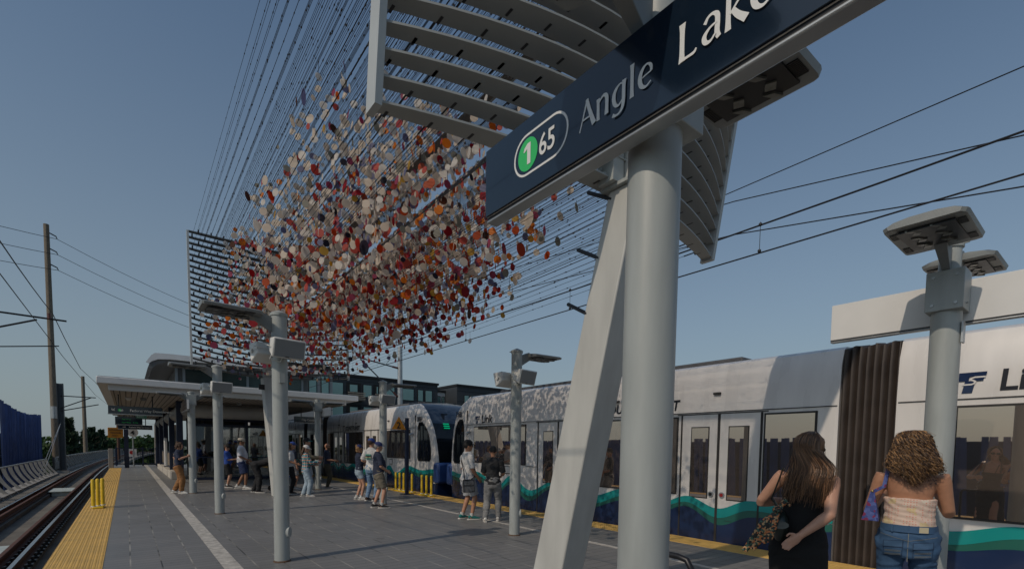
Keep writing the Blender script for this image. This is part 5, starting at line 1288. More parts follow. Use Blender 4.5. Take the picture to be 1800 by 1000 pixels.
    if shoes is not None:
        for A, s_ in ((aL,-1),(aR,1)):
            c = MB(); g0 = Vector((A.x, A.y, A.z)); yaw = s_*.18
            f_ = Vector((math.sin(yaw), math.cos(yaw), 0))
            zb = A.z-.085
            c.tube([g0-f_*.075+Vector((0,0,-.03)), g0-f_*.03+Vector((0,0,-.012)), g0+f_*.06+Vector((0,0,-.035)), g0+f_*.15+Vector((0,0,-.055)), g0+f_*.20+Vector((0,0,-.060))], [(.033,.036),(.046,.040),(.042,.046),(.028,.048),(.018,.030)], 14, ref=(0,0,1))
            so_ = remesh('shoe', c, .012, shoes, t_, 1)
            c = MB(); q = []
            for a_, w_ in ((-.10,.030),(-.06,.040),(.05,.043),(.14,.047),(.20,.038),(.225,.018)): q.append((a_, w_))
            r_ = Vector((f_.y,-f_.x,0)); poly = [g0+f_*a_+r_*w_ for a_, w_ in q]+[g0+f_*a_-r_*w_ for a_, w_ in reversed(q)]
            c.prism([(p.x,p.y) for p in poly], 'z', zb, zb+.026); part('sole', c, RUBW, so_, world=False, bevel=.006)
            if bottom is None or bottom[1] != 'long':
                c = MB(); c.tube([A+Vector((0,0,.0)), A+Vector((0,-.002,.07))], .042, 12); part('sock', c, SHOEW, t_, world=False)
    HP = lambda a_, b_, c_: hd+HR @ Vector((a_,b_,c_))
    if hairst in ('short','curly','bun','long'):
        c = MB(); c.ball(HP(0,-.026,.038), (.086,.098,.098), 16, 12, HR)
        if hairst == 'curly':
            for i in range(46):
                a_ = rnd.uniform(0,6.28); zz = rnd.uniform(-.10,.13); rr = .085 if zz > 0 else .095
                yy = -.02+rr*math.sin(a_)
                if yy > .05 and zz < .06: continue
                c.ball(HP(rr*math.cos(a_)*(1 if zz < .08 else .6), yy, zz), rnd.uniform(.018,.032), 7, 5)
        if hairst == 'long': c.tube([HP(0,-.07,.03), HP(0,-.10,-.10), HP(0,-.11,-.24)], [(.075,.05),(.085,.04),(.06,.03)], 12, ref=HR @ Vector((1,0,0)))
        if hairst == 'bun': c.ball(HP(0,-.11,.10), .04, 8, 6)
        ho = remesh('hair', c, .012, HAIR[hair], t_, 0, .007, 42)
        # trim the face side
        me = ho.data; import bmesh as _b
        bm = _b.new(); bm.from_mesh(me); inv = HR.inverted(); dele = [v for v in bm.verts if (lambda q: (q.y > .050 and q.z < .062) or (q.y > -.005 and q.z < -.02 and hairst != 'curly'))(inv @ (v.co-hd))]
        _b.ops.delete(bm, geom=dele, context='VERTS'); bm.to_mesh(me); bm.free()
    if beard:
        c = MB(); c.ball(HP(0,.040,-.070), (.060,.058,.048), 14, 10, HR); remesh('beard', c, .010, HAIR[hair], t_, 1, .003, 60)
    if cap:
        cm, style = cap[0], cap[1]
        c = MB(); 
        for (r1, z1), (r2_, z2) in zip([(1.0,.035),(.99,.075),(.88,.110),(.62,.135),(.25,.148)], [(.99,.075),(.88,.110),(.62,.135),(.25,.148),(.02,.150)]): pass
        K = 20; pr = [(1.02,.030),(1.03,.06),(.98,.092),(.80,.122),(.5,.142),(.15,.150)] if style != 'flat' else [(1.0,.050),(1.12,.075),(1.10,.105),(.8,.128),(.4,.138),(.1,.140)]
        vs = [HP(.088*r_*math.cos(2*math.pi*i/K), -.010+.104*r_*math.sin(2*math.pi*i/K), z_) for r_, z_ in pr for i in range(K)]
        fs = [(i*K+j, i*K+(j+1)%K, (i+1)*K+(j+1)%K, (i+1)*K+j) for i in range(len(pr)-1) for j in range(K)]+[tuple(range(K)), tuple((len(pr)-1)*K+j for j in range(K))]
        c.add(vs, fs); co = part('cap', c, cm, t_, smooth=50, world=False)
        c = MB(); yb, sg = (.0, 1) if style != 'back' else (-.02, -1); L = .085 if style != 'flat' else .035
        arc = [math.pi*(.12+.76*j/10) for j in range(11)]
        inner = [(.086*math.cos(a_), sg*(.098*math.sin(a_))-.010, .042+.004*math.sin(a_)) for a_ in arc]; outer = [(.080*math.cos(a_), sg*(.098*math.sin(a_)+L*math.sin(a_)**.6)-.010, .026+.006*math.sin(a_)) for a_ in arc]
        vs = [HP(*p) for p in inner]+[HP(*p) for p in outer]+[HP(p[0],p[1],p[2]+.007) for p in inner]+[HP(p[0],p[1],p[2]+.007) for p in outer]
        fs = []
        for j in range(10): fs += [(j,j+1,12+j,11+j),(22+j,33+j,34+j,23+j),(11+j,12+j,34+j,33+j),(j,22+j,23+j,j+1)]
        c.add(vs, fs); part('brim', c, cap[2] if len(cap) > 2 else cm, co, smooth=50, world=False)
    J = dict(root=t_, T=T, HP=HP, hd=hd, HR=HR, shL=shL, shR=shR, eL=eL, eR=eR, hL=hL, hR=hR, pel=pel, kL=kL, kR=kR, aL=aL, aR=aR, Rt=Rt, k=k)
    J['world'] = Matrix.Translation((x,y,0)) @ Matrix.Rotation(-R(face), 4, 'Z') @ Matrix.Diagonal((k,k,k,1))
    return J
def carried(name, label, cat, J, mbs):
    """a held thing of its own; mbs: list of (part name, MB in body space, material)"""
    loc = J['world'] @ Vector(J['anchor']) if 'anchor' in J else J['world'].translation
    t_ = thing(name, label, cat, tuple(loc))
    for nm, mb, m in mbs:
        q = MB(); q.f = mb.f; q.m = mb.m; q.v = [tuple(J['world'] @ Vector(p)) for p in mb.v]; part(nm, q, m, t_, smooth=45)
    return t_
NAVYC, BLKC, WHTC, KHAKI, OLIVE, BROWNC, GREYC, BLUEC, GREYJ = cloth('navy',(.018,.026,.055)), cloth('black',(.012,.012,.014)), cloth('white',(.62,.61,.60)), cloth('khaki',(.17,.15,.115)), cloth('olive',(.055,.05,.033)), cloth('brown',(.28,.13,.045)), cloth('grey',(.38,.39,.41)), cloth('blue',(.015,.06,.30)), denim_mat('grey_jeans', (.20,.20,.20))
DEN, DENL, DEND = denim_mat('denim', (.14,.22,.33)), denim_mat('denim_light', (.30,.38,.45)), denim_mat('denim_dark', (.035,.085,.17))
CAPN, CAPB, CAPW, CAPK = cloth('cap_navy',(.02,.035,.13)), cloth('cap_blue',(.03,.07,.30)), cloth('cap_white',(.65,.64,.62)), cloth('cap_black',(.012,.012,.014))
# 1 boy leaning on the post
person('boy in navy tee and brown trousers leaning one hand on the slim post', 1.32, 19.5, 112, 1.68, 'light', lean=.06, head=(-25,4), rh=(.20,.34,1.28), lh=(-.24,-.08,1.02), lf=(-.10,-.16,.10), rf=(.08,.10,.085), top=NAVYC, sleeve='elbow', bottom=(BROWNC,'long',.034), hair='brown', hairst='curly', shoes=SHOEW, topz=-.13)
# 2..4 by the shelter
person('heavy man in bright blue tee and black shorts looking down at his phone', 2.98, 21.3, 112, 1.62, 'light', belly=.055, head=(0,24), rh=(.12,.34,1.16), lh=(-.10,.34,1.16), top=BLUEC, sleeve='elbow', bottom=(BLKC,'short',.035), shoes=SHOEB, hair='brown', cap=(CAPK,'cap'), topz=-.13, shw=1.08)
person('big man in white jersey, navy shorts and pale flat cap', 3.30, 20.25, 108, 1.86, 'brown', belly=.045, shw=1.12, head=(10,5), rh=(.20,.22,1.02), lh=(-.24,.12,.95), lf=(-.12,-.16,.10), rf=(.12,.12,.085), top=cloth('jersey',(.58,.58,.62)), bottom=(cloth('shorts_navy',(.02,.035,.10)),'short',.035), hair='black', cap=(cloth('flat_cap',(.45,.41,.34)),'flat'), topz=-.13)
jb = person('bearded man in black clothes bending over a stroller', 3.45, 18.6, 110, 1.78, 'dark', lean=1.25, head=(0,-10), rh=(.14,.72,.66), lh=(-.14,.66,.66), rel=(.3,-.2,.5), lel=(-.3,-.2,.5), lf=(-.12,-.08,.085), rf=(.14,.10,.085), top=BLKC, sleeve='short', bottom=(BLKC,'long',.034), shoes=SHOEB, hair='black', topz=-.06)
# stroller with blue bag
t_ = thing('stroller', 'small black stroller in front of the bending man', 'stroller', (4.15, 18.9, 0))
b_ = MB()
for dy in (-.2,.2):
    b_.tube([(4.02,18.85+dy,.12),(4.25,18.85+dy,.55),(4.02,18.85+dy,.98)], .016, 8); b_.tube([(4.55,18.85+dy,.10),(4.25,18.85+dy,.55),(4.5,18.85+dy,.60)], .016, 8)
b_.tube([(4.02,18.65,.98),(4.02,19.05,.98)], .018, 8); part('frame', b_, BLACK, t_)
for xx in (4.02,4.55):
    for dy in (-.22,.22):
        b_ = MB(); b_.tube([(xx,18.85+dy-.015,.10),(xx,18.85+dy+.015,.10)], .10, 16); part('wheel', b_, RUBBER, t_)
b_ = MB(); b_.ball((4.30,18.85,.62), (.20,.20,.20), 12, 8); b_.box(4.15,4.45,18.68,19.02,.38,.52); part('seat', b_, BLKC, t_)
b_ = MB(); b_.ball((4.16,18.72,.86), (.14,.12,.11), 10, 8); solo('blanket', b_, cloth('cream',(.42,.38,.24)), 'cream cloth lying over the black stroller', 'blanket')
b_ = MB(); b_.ball((4.48,18.66,.62), (.19,.12,.135), 14, 10); b_.tube([(4.36,18.6,.72),(4.48,18.55,.84),(4.60,18.6,.72)], .014, 6)
bb = solo('blue_bag', b_, cloth('bag_blue',(.01,.10,.50)), 'bright blue bag hanging on the stroller', 'bag')
b_ = MB(); b_.box(4.40,4.56,18.535,18.545,.585,.605); b_.box(4.42,4.44,18.535,18.545,.56,.64); b_.box(4.50,4.52,18.535,18.545,.56,.64)
part('bag_mark', b_, WHTC, bb)
# 5..8 between the posts
person('person in white tee and black trousers half hidden behind the lamp post', 4.30, 17.5, 110, 1.70, 'tan', head=(10,0), rh=(.24,.24,1.05), top=WHTC, bottom=(BLKC,'long',.018), shoes=SHOEB, hair='brown', hairst='curly')
person('tall man in dark cap with teal brim behind the plaid shirt woman', 4.95, 17.9, 108, 1.88, 'light', head=(15,0), rh=(.16,.36,1.15), lh=(-.16,.34,1.1), top=cloth('tan_shirt',(.28,.22,.14)), sleeve='long', bottom=(GREYC,'short',.03), hair='brown', cap=(CAPK,'cap',cloth('teal_brim',(.01,.25,.27))))
person('person in blue cap and dark shirt standing behind the group', 4.75, 19.0, 85, 1.74, 'light', head=(0,0), top=NAVYC, bottom=(GREYC,'short',.02), hair='brown', cap=(CAPB,'cap'))
person('woman in bright plaid shirt, white cap and light jeans', 4.50, 16.4, 98, 1.63, 'light', head=(5,10), rh=(.16,.38,1.18), lh=(-.10,.30,1.10), lf=(-.13,-.08,.085), rf=(.12,.06,.085), top=plaid_mat(), sleeve='long', bottom=(DENL,'long',.030), hair='brown', hairst='long', cap=(CAPW,'cap'), topz=-.13, hipw=1.05, belly=.02)
person('bald bearded man in navy tee and olive trousers', 6.02, 19.1, 120, 1.72, 'tan', head=(-5,0), glasses=True, beard=True, rh=(.14,.30,1.10), lh=(-.12,.30,1.08), top=NAVYC, bottom=(OLIVE,'long',.022), hair='brown', hairst='none', shoes=cloth('shoe_grey',(.22,.21,.2)), topz=-.08)
# 9..11 middle trio
person('curly blond woman in navy cap and tee with denim shorts', 5.58, 14.65, 100, 1.67, 'light', head=(-5,0), rh=(.16,.36,1.02), lh=(-.12,.34,1.02), lf=(-.10,-.06,.085), rf=(.10,.04,.085), top=NAVYC, bottom=(DENL,'mini',.012), hair='blond', hairst='curly', cap=(CAPN,'cap'), hipw=1.04, shw=.92)
jg = person('young man in white printed tee, blue cap and jeans, seen from behind', 5.78, 14.2, 62, 1.86, 'light', head=(5,0), rh=(.22,.20,1.06), lh=(-.22,.16,1.06), lf=(-.11,-.05,.085), top=WHTC, sleeve='elbow', bottom=(DEN,'long',.014), shoes=cloth('boot_brown',(.06,.03,.02)), hair='brown', cap=(CAPB,'cap'), topz=-.10)
b_ = MB(); 
for i, (c_, a0, a1, z0, z1) in enumerate(((0,-.09,.09,.24,.40),)): 
    for ii in range(4):
        for jj in range(4):
            u0 = -.09+.045*ii; z_ = .25+.036*jj; b_.mi = (ii*3+jj*5) % 3
            pts = [jg['T']((u, -.128-.0008*((ii+jj)%2)+.1*u*u*6*.1, zz)) for u, zz in ((u0,z_),(u0+.045,z_),(u0+.045,z_+.036),(u0,z_+.036))]
            q = [p+Vector((0,-.014,0)) for p in pts]; b_.hexa(pts, q)
part('shirt_print', b_, [cloth('print_teal',(.06,.28,.22)), cloth('print_dark',(.03,.05,.05)), cloth('print_sand',(.45,.38,.22))], jg['root'], world=False, smooth=0)
person('older man in navy cap and tee with khaki shorts, hands at his waist', 5.26, 12.45, 98, 1.74, 'light', head=(15,0), belly=.05, rh=(.16,.20,1.00), lh=(-.14,.22,1.02), rel=(.6,-1,0), lel=(-.6,-1,0), lf=(-.12,-.08,.085), rf=(.12,.06,.085), top=NAVYC, sleeve='elbow', bottom=(KHAKI,'short',.032), shoes=SHOEB, hair='grey', cap=(CAPN,'cap'), topz=-.12)
# jacket carried by the curly blond woman
b_ = MB(); b_.tube([(5.92,14.60,1.05),(5.93,14.56,.90),(5.92,14.55,.72)], [(.07,.05),(.10,.07),(.08,.05)], 10); solo('denim_jacket', b_, DEN, 'denim jacket hanging over the arm of the woman in denim shorts', 'jacket')
# 12, 13 the two men by the near car
jm = person('man in white tee, black cap and grey shorts with a clear sling bag', 6.12, 9.42, 96, 1.80, 'tan', head=(12,0), glasses=True, rh=(.19,.17,.93), lh=(-.16,.20,1.0), lf=(-.11,-.07,.085), rf=(.12,.05,.085), top=WHTC, sleeve='short', bottom=(GREYC,'short',.040), shoes=cloth('shoe_teal',(.01,.16,.15)), hair='black', cap=(CAPK,'cap'), topz=-.06, vox=.011)
b_ = MB(); T_ = jm['T']
b_.tube([T_((.23,-.19,-.02)), T_((.14,-.165,.16)), T_((-.02,-.145,.36)), T_((-.12,-.075,.515)), T_((-.125,.06,.47)), T_((.0,.145,.30)), T_((.15,.14,.08)), T_((.23,-.02,-.02))], .011, 6)
b2 = MB(); b2.hexa([T_((.20,-.24,-.29)), T_((.29,-.24,-.29)), T_((.29,.02,-.29)), T_((.20,.02,-.29))], [T_((.205,-.22,-.03)), T_((.26,-.22,-.03)), T_((.26,.0,-.03)), T_((.205,.0,-.03))])
b3 = MB()
for z, xx in ((-.29,.293),(-.15,.28),(-.03,.263)): b3.tube([T_((xx,-.24,z)), T_((xx,.01,z))], .008, 5)
for yy in (-.24,.02): b3.tube([T_((.293,yy,-.29)), T_((.263,yy,-.03))], .008, 5)
cv = mat("clear_vinyl", (.16,.16,.165), .12, .1, .5, 14, .6, 30)
carried('sling_bag', 'clear and black sling bag on the back of the man in white', 'bag', jm, [('pouch', b2, cv), ('strap', b_, BLKC), ('piping', b3, BLKC)])
b_ = MB(); b_.ball(jm['HP'](0,.090,.085), (.02,.008,.018), 8, 6); part('cap_badge', b_, WHTC, jm['root'], world=False)
person('man in black tee and grey jeans looking down, seen from behind', 6.42, 8.85, 42, 1.67, 'tan', head=(10,30), rh=(.18,.26,1.06), lh=(-.16,.26,1.06), rel=(.45,-1,-.3), lel=(-.45,-1,-.3), lf=(-.15,-.12,.085), rf=(.13,.12,.085), top=cloth('charcoal',(.022,.023,.026)), sleeve='elbow', bottom=(GREYJ,'long',.026), shoes=SHOEW, hair='black', hairst='short', topz=-.10, vox=.011)

# 14 woman in the black dress -------------------------------------------------
BLKD = mat('cloth_dress', (.0035,.0035,.004), .9, 0, .2, 5, .15, 120)
WX, WY = 4.20, 1.60
wa = person('long haired woman in a black strappy dress, one hand behind her hip', WX, WY, 68, 1.80, 'light', lean=.03, side=.07, head=(34,6), shw=.93, hipw=1.02, rh=(-.02,-.20,.985), rel=(1,-.55,-.35), lh=(-.10,.26,1.20), lel=(-1,-.6,-.2),
            top=None, bottom=None, shoes=SHOEB, hairst='none', glasses=True, vox=.0075, hips=-.02)
T_ = wa['T']; b_ = MB()
dst = [(.355,.150,.108),(.30,.143,.104),(.22,.136,.102),(.12,.150,.112),(.02,.180,.132),(-.08,.192,.142),(-.25,.190,.150),(-.45,.200,.165),(-.65,.215,.18),(-.84,.225,.19)]
pts = [T_((0,.0,z)) if z > -.1 else wa['pel']+Vector((0,.0,z)) for z, _, _ in dst]
b_.tube(pts, [(a+.006, c+.006) for _, a, c in dst], 30, ref=(1,0,0)); remesh('dress', b_, .010, BLKD, wa['root'], 2, .006, 6)
b_ = MB()
for s_ in (-1,1): b_.tube([T_((s_*.085,-.118,.34)), T_((s_*.098,-.106,.43)), T_((s_*.104,-.05,.520)), T_((s_*.100,.05,.50)), T_((s_*.09,.105,.36))], .0045, 6)
part('dress_strap', b_, BLKD, wa['root'], world=False)
def hairmat(n, c1, c2):
    m, t, b = nodes_of(n, .38); at = t.nodes.new("ShaderNodeAttribute"); at.attribute_name = "strand"
    rp = t.nodes.new("ShaderNodeValToRGB"); rp.color_ramp.elements[0].color = (*c1,1); rp.color_ramp.elements[1].color = (*c2,1); rp.color_ramp.elements[0].position = .35
    t.links.new(at.outputs["Fac"], rp.inputs[0]); t.links.new(rp.outputs[0], b.inputs["Base Color"]); b.inputs["Specular IOR Level"].default_value = .6; return m
def strands(name, J, paths, m, r0=.0022):
    v, f, at = [], [], []
    for pts, sh_, r_ in paths:
        n = len(pts); o = len(v); a = None
        for i, p in enumerate(pts):
            d = (pts[min(i+1,n-1)]-pts[max(i-1,0)]); d = d.normalized() if d.length > 0 else Vector((0,0,1)); a = d.orthogonal().normalized() if a is None else (a-d*a.dot(d)).normalized(); b = d.cross(a); rr = r_*(1-.65*(i/(n-1))**2)
            for k in range(3): v.append(tuple(p+a*rr*math.cos(2.094*k)+b*rr*math.sin(2.094*k))); at.append(sh_)
        for i in range(n-1):
            for k in range(3): f.append((o+i*3+k, o+i*3+(k+1)%3, o+i*3+3+(k+1)%3, o+i*3+3+k))
    me = bpy.data.meshes.new(name); me.from_pydata(v, [], f); me.attributes.new("strand", 'FLOAT', 'POINT').data.foreach_set("value", at); me.materials.append(m); me.shade_smooth()
    o = bpy.data.objects.new(name, me); COL.objects.link(o); o.parent = J['root']; return o
def cap_mesh(J, m, sc=1.0):
    b_ = MB(); b_.ball(J['HP'](0,-.024,.034), (.083*sc,.096*sc,.094*sc), 20, 14, J['HR']); o = remesh('hair_base', b_, .009, m, J['root'], 0, .002, 60)
    import bmesh as _b
    bm = _b.new(); bm.from_mesh(o.data); inv = J['HR'].inverted(); dl = [v for v in bm.verts if (lambda q: q.y > .052 and q.z < .07)(inv @ (v.co-J['hd']))]; _b.ops.delete(bm, geom=dl, context='VERTS'); bm.to_mesh(o.data); bm.free()
hm = hairmat('hair_highlights', (.045,.022,.011), (.36,.19,.095)); cap_mesh(wa, HAIR['black'])
pth = []; r5 = random.Random(5); HP = wa['HP']; T_ = wa['T']
for i in range(2600):
    az = r5.uniform(-2.75, 2.75)                      # around the head; 0 = back
    sx, sy = math.sin(az), -math.cos(az)
    if sy > .50: continue
    lat = r5.uniform(.0, 1.0)
    root = HP(.015*r5.gauss(0,.6), .02-.05*lat, .132)
    p1 = HP(.080*sx*(.75+.3*lat), -.024+.094*sy*(.75+.3*lat), .085); p2 = HP(.095*sx, -.024+.108*sy, -.01)
    fx = sx*(.10+.018*r5.gauss(0,1)); back = -.125+.03*abs(sx)+.012*r5.gauss(0,1); zl = .43+.02*r5.gauss(0,1)-.02*abs(sx)
    front = sy > .15
    sh_side = 1 if sx > 0 else -1
    if front: e1 = T_((sh_side*.12, .02+.03*sy, .52)); e2 = T_((sh_side*(.135+.02*r5.random()), .05+.03*r5.random(), .36+.05*r5.random()))
    else: e1 = T_((fx*1.05+.018, back+.008, .56)); e2 = T_((fx*1.12+.012*r5.gauss(0,1), back-.012, zl-.14*r5.random()**2.2))
    ctl = [root, p1, p2, e1, (e1+e2)/2+Vector((r5.gauss(0,.006), -.008, 0)), e2]
    out = []
    for s in range(len(ctl)-1):
        a_, b_, c_, d_ = ctl[max(0,s-1)], ctl[s], ctl[s+1], ctl[min(len(ctl)-1,s+2)]
        for q in range(3+(s == len(ctl)-2)):
            t = q/3; out.append(.5*((2*b_)+(c_-a_)*t+(2*a_-5*b_+4*c_-d_)*t*t+(-a_+3*b_-3*c_+d_)*t**3))
    tone = min(1, max(0, .12+r5.betavariate(1.2,2.0)+(.35 if r5.random() < .2 else 0)))
    pth.append((out, tone, .0024))
n0_ = len(pth)
for i in range(70):                                   # flyaways
    out, tone, r_ = pth[r5.randrange(n0_)]; n = len(out); off = Vector((r5.gauss(0,.012), -abs(r5.gauss(0,.012)), r5.gauss(0,.006)))
    pth.append(([p+off*(k/n)*1.3+Vector((.004*math.sin(k*1.1+i),0,0)) for k, p in enumerate(out)], .6, .0013))
strands('hair', wa, pth, hm)
# shoulder bag with tied scarf
BAGD = mat('bag_dark_green', (.02,.028,.024), .3, 0, .2, 8)
pb_, mb_ = MB(), MB()
c0 = Vector((-.15, -.06, 1.06))
pb_.tube([c0+Vector((0,-.17,.0)), c0+Vector((0,-.10,-.02)), c0+Vector((0,.08,-.02)), c0+Vector((0,.15,.0))], [(.03,.06),(.115,.055),(.115,.055),(.04,.05)], 16, ref=(0,0,1))
mb_.tube([c0+Vector((.0,-.13,.06)), T_((-.215,-.10,.30)), T_((-.165,-.055,.535)), T_((-.165,.05,.53)), T_((-.23,.13,.30)), c0+Vector((0,.12,.06))], [(.014,.004)]*6, 8, ref=(0,1,0))
sc = MB(); r6 = random.Random(8)
for k, (dx, L, ph) in enumerate(((-.03,.30,0),(-.055,.32,1.2),(.0,.24,2.2))):
    p0 = c0+Vector((-.02,-.155,.10)); sc.tube([p0, p0+Vector((dx-.03,-.03,-.10)), p0+Vector((dx*1.6-.05,-.02,-.20)), p0+Vector((dx*2.2-.09,-.03,-L))], [(.018,.010),(.036,.012),(.030,.010),(.022,.008)], 10)
sc.ball(c0+Vector((-.02,-.155,.11)), (.035,.035,.03), 10, 8); sc.tube([c0+Vector((-.02,-.15,.11)), c0+Vector((.03,-.12,.18)), c0+Vector((.06,-.12,.14))], [.014,.026,.012], 8)
def scarf_mat():
    m, t, b = nodes_of("scarf_print", .6); tc = t.nodes.new("ShaderNodeTexCoord"); v_ = t.nodes.new("ShaderNodeTexVoronoi"); v_.inputs["Scale"].default_value = 75; t.links.new(tc.outputs["Object"], v_.inputs["Vector"])
    rp = t.nodes.new("ShaderNodeValToRGB"); rp.color_ramp.interpolation = 'CONSTANT'; e = rp.color_ramp.elements; e[0].color = (.015,.015,.012,1); e[1].position = .42; e[1].color = (.50,.16,.05,1); q = e.new(.62); q.color = (.04,.10,.07,1); q = e.new(.8); q.color = (.45,.26,.12,1)
    sp_ = t.nodes.new("ShaderNodeSeparateXYZ"); t.links.new(v_.outputs["Color"], sp_.inputs[0]); t.links.new(sp_.outputs[0], rp.inputs[0]); t.links.new(rp.outputs[0], b.inputs["Base Color"]); return m
carried('shoulder_bag', 'dark green shoulder bag with a patterned scarf tied to it', 'bag', wa, [('pouch', pb_, BAGD), ('strap', mb_, BAGD), ('scarf', sc, scarf_mat())])

# 15 curly haired woman ---------------------------------------------------------
wb = person('curly haired woman in pastel tube top and blue jeans, seen from behind', 4.95, 1.10, 76, 1.82, 'tan', head=(4,4), shw=1.0, hipw=1.12, rh=(.16,.24,1.30), lh=(-.18,.24,1.22), rel=(.35,-.5,-1), lel=(-.40,-.45,-1), top=None, bottom=(DEND,'long',.010), shoes=SHOEW, hairst='none', vox=.0075, voxc=.009)
T_ = wb['T']
def tube_mat():
    m, t, b = nodes_of("tube_top_print", .8); tc = t.nodes.new("ShaderNodeTexCoord"); sx = t.nodes.new("ShaderNodeSeparateXYZ"); t.links.new(tc.outputs["Object"], sx.inputs[0])
    v_ = t.nodes.new("ShaderNodeTexVoronoi"); v_.inputs["Scale"].default_value = 55; v_.inputs["Randomness"].default_value = .2; t.links.new(tc.outputs["Object"], v_.inputs["Vector"])
    n = t.nodes.new("ShaderNodeTexNoise"); n.inputs["Scale"].default_value = 5; t.links.new(tc.outputs["Object"], n.inputs["Vector"])
    base = mixc(t, mnode(t, 'GREATER_THAN', n.outputs[0], .5), (.66,.57,.47), (.64,.49,.40))
    c = mixc(t, mnode(t, 'MULTIPLY', mnode(t, 'LESS_THAN', v_.outputs[0], .28), .8), base, (.62,.22,.16)); n2 = t.nodes.new("ShaderNodeTexNoise"); n2.inputs["Scale"].default_value = 11; t.links.new(tc.outputs["Object"], n2.inputs["Vector"])
    c = mixc(t, mnode(t, 'MULTIPLY', mnode(t, 'GREATER_THAN', n2.outputs[0], .64), .6), c, (.60,.48,.20)); t.links.new(c, b.inputs["Base Color"]); return m
b_ = MB(); st_ = [(.085,.160,.122),(.12,.154,.118),(.16,.148,.114),(.20,.145,.112),(.24,.147,.114),(.28,.152,.117),(.315,.157,.119)]
b_.tube([T_((0,.002,z)) for z, _, _ in st_], [(a+.010, c+.012) for _, a, c in st_], 30, ref=(1,0,0))
tt = remesh('tube_top', b_, .008, tube_mat(), wb['root'], 1, .0)
vv = [(v.index, v.co.copy(), v.normal.copy()) for v in tt.data.vertices]
for i_, c_, n_ in vv: tt.data.vertices[i_].co = c_+n_*(.0020*math.sin(c_.z*130+7*math.sin(c_.x*7)+9*mnoise.noise(c_*5))+.004*mnoise.noise(c_*22))
# jeans details: belt, yoke, pockets, label
b_ = MB(); P_ = wb['pel']
ring = lambda z, a, c, n=40: [P_+Vector((a*math.cos(2*math.pi*k/n), c*math.sin(2*math.pi*k/n)-.004, z)) for k in range(n)]
def shell(z0, z1, a0, c0_, a1, c1_, th=.006):
    q = MB(); n = 40; A, B_, C_, D_ = ring(z0,a0,c0_), ring(z1,a1,c1_), ring(z1,a1-th,c1_-th), ring(z0,a0-th,c0_-th)
    q.add(A+B_+C_+D_, [f for k in range(n) for f in ((k,(k+1)%n,n+(k+1)%n,n+k),(n+k,n+(k+1)%n,2*n+(k+1)%n,2*n+k),(2*n+k,2*n+(k+1)%n,3*n+(k+1)%n,3*n+k),(3*n+k,3*n+(k+1)%n,(k+1)%n,k))]); return q
part('waistband', shell(.060,.112,.182,.142,.174,.136), DEND, wb['root'], world=False)
from mathutils.bvhtree import BVHTree
def jeans_patch(name, poly, lift, m, nx=8):
    """patch laid on the back of the trousers (x, z outline, bilinear quad)"""
    tr_ = [o for o in bpy.data.objects if o.parent == wb['root'] and o.name.startswith('trousers')][0]
    bv = BVHTree.FromPolygons([v.co for v in tr_.data.vertices], [p.vertices for p in tr_.data.polygons])
    q = MB(); vs = []; a, b, c, d = [Vector((p[0],0,p[1])) for p in poly]
    for i in range(nx+1):
        for j in range(nx+1):
            u, v = i/nx, j/nx; p = (a*(1-u)+b*u)*(1-v)+(d*(1-u)+c*u)*v+Vector((P_.x,0,P_.z)); h = bv.ray_cast(Vector((p.x,-.6,p.z)), Vector((0,1,0)))
            y_ = h[0].y if h[0] else -.14; vs.append((p.x, y_-lift, p.z))
    N_ = nx+1; vs2 = [(x_, y_+lift*.9, z_) for x_, y_, z_ in vs]; fs = [(i*N_+j,(i+1)*N_+j,(i+1)*N_+j+1,i*N_+j+1) for i in range(nx) for j in range(nx)]
    M_ = len(vs); 
    for i in range(nx):
        fs += [(i*N_,M_+i*N_,M_+(i+1)*N_,(i+1)*N_),(i*N_+nx,(i+1)*N_+nx,M_+(i+1)*N_+nx,M_+i*N_+nx),(i,i+1,M_+i+1,M_+i),(nx*N_+i,M_+nx*N_+i,M_+nx*N_+i+1,nx*N_+i+1)]
    q.add(vs+vs2, fs); return part(name, q, m, wb['root'], world=False, smooth=40)
STI = mat('stitch', (.20,.20,.17), .8)
for s_ in (-1,1):
    x0, x1 = sorted((s_*.035, s_*.145))
    jeans_patch('pocket_edge', [(x0-.004,-.140),(x1+.004,-.125),(x1+.004,-.012),(x0-.004,-.025)], .004, denim_mat('denim_edge', (.012,.03,.07)))
    jeans_patch('flap_edge', [(x0-.006,-.068),(x1+.006,-.056),(x1+.006,-.002),(x0-.006,-.015)], .009, MATS['cloth_denim_edge'])
    pk = jeans_patch('back_pocket', [(x0,-.135),(x1,-.120),(x1,-.015),(x0,-.028)], .006, DEND)
    jeans_patch('pocket_flap', [(x0-.002,-.062),(x1+.002,-.050),(x1+.002,-.004),(x0-.002,-.018)], .011, denim_mat('denim_flap', (.042,.097,.185)))
    for z in (-.080,-.088): jeans_patch('pocket_stitch', [(x0+.006,z-.012),(x1-.006,z),(x1-.006,z+.0025),(x0+.006,z-.0095)], .0085, STI)
    for z in (-.128,-.120): jeans_patch('pocket_stitch', [(x0+.006,z),(x1-.006,z+.013),(x1-.006,z+.0155),(x0+.006,z+.0025)], .0085, STI)
    jeans_patch('yoke_stitch', [(0,-.005),(s_*.17,.035),(s_*.17,.0375),(0,-.0025)], .003, STI)
jeans_patch('centre_seam', [(-.002,-.16),(.002,-.16),(.002,.07),(-.002,.07)], .004, STI)
b_ = MB(); b_.obox(P_+Vector((.085,-.128,.086)), (.030,.010,0), (0,.002,0), (0,0,.021)); part('leather_label', b_, mat('label_cream', (.5,.44,.3), .6), wb['root'], world=False)
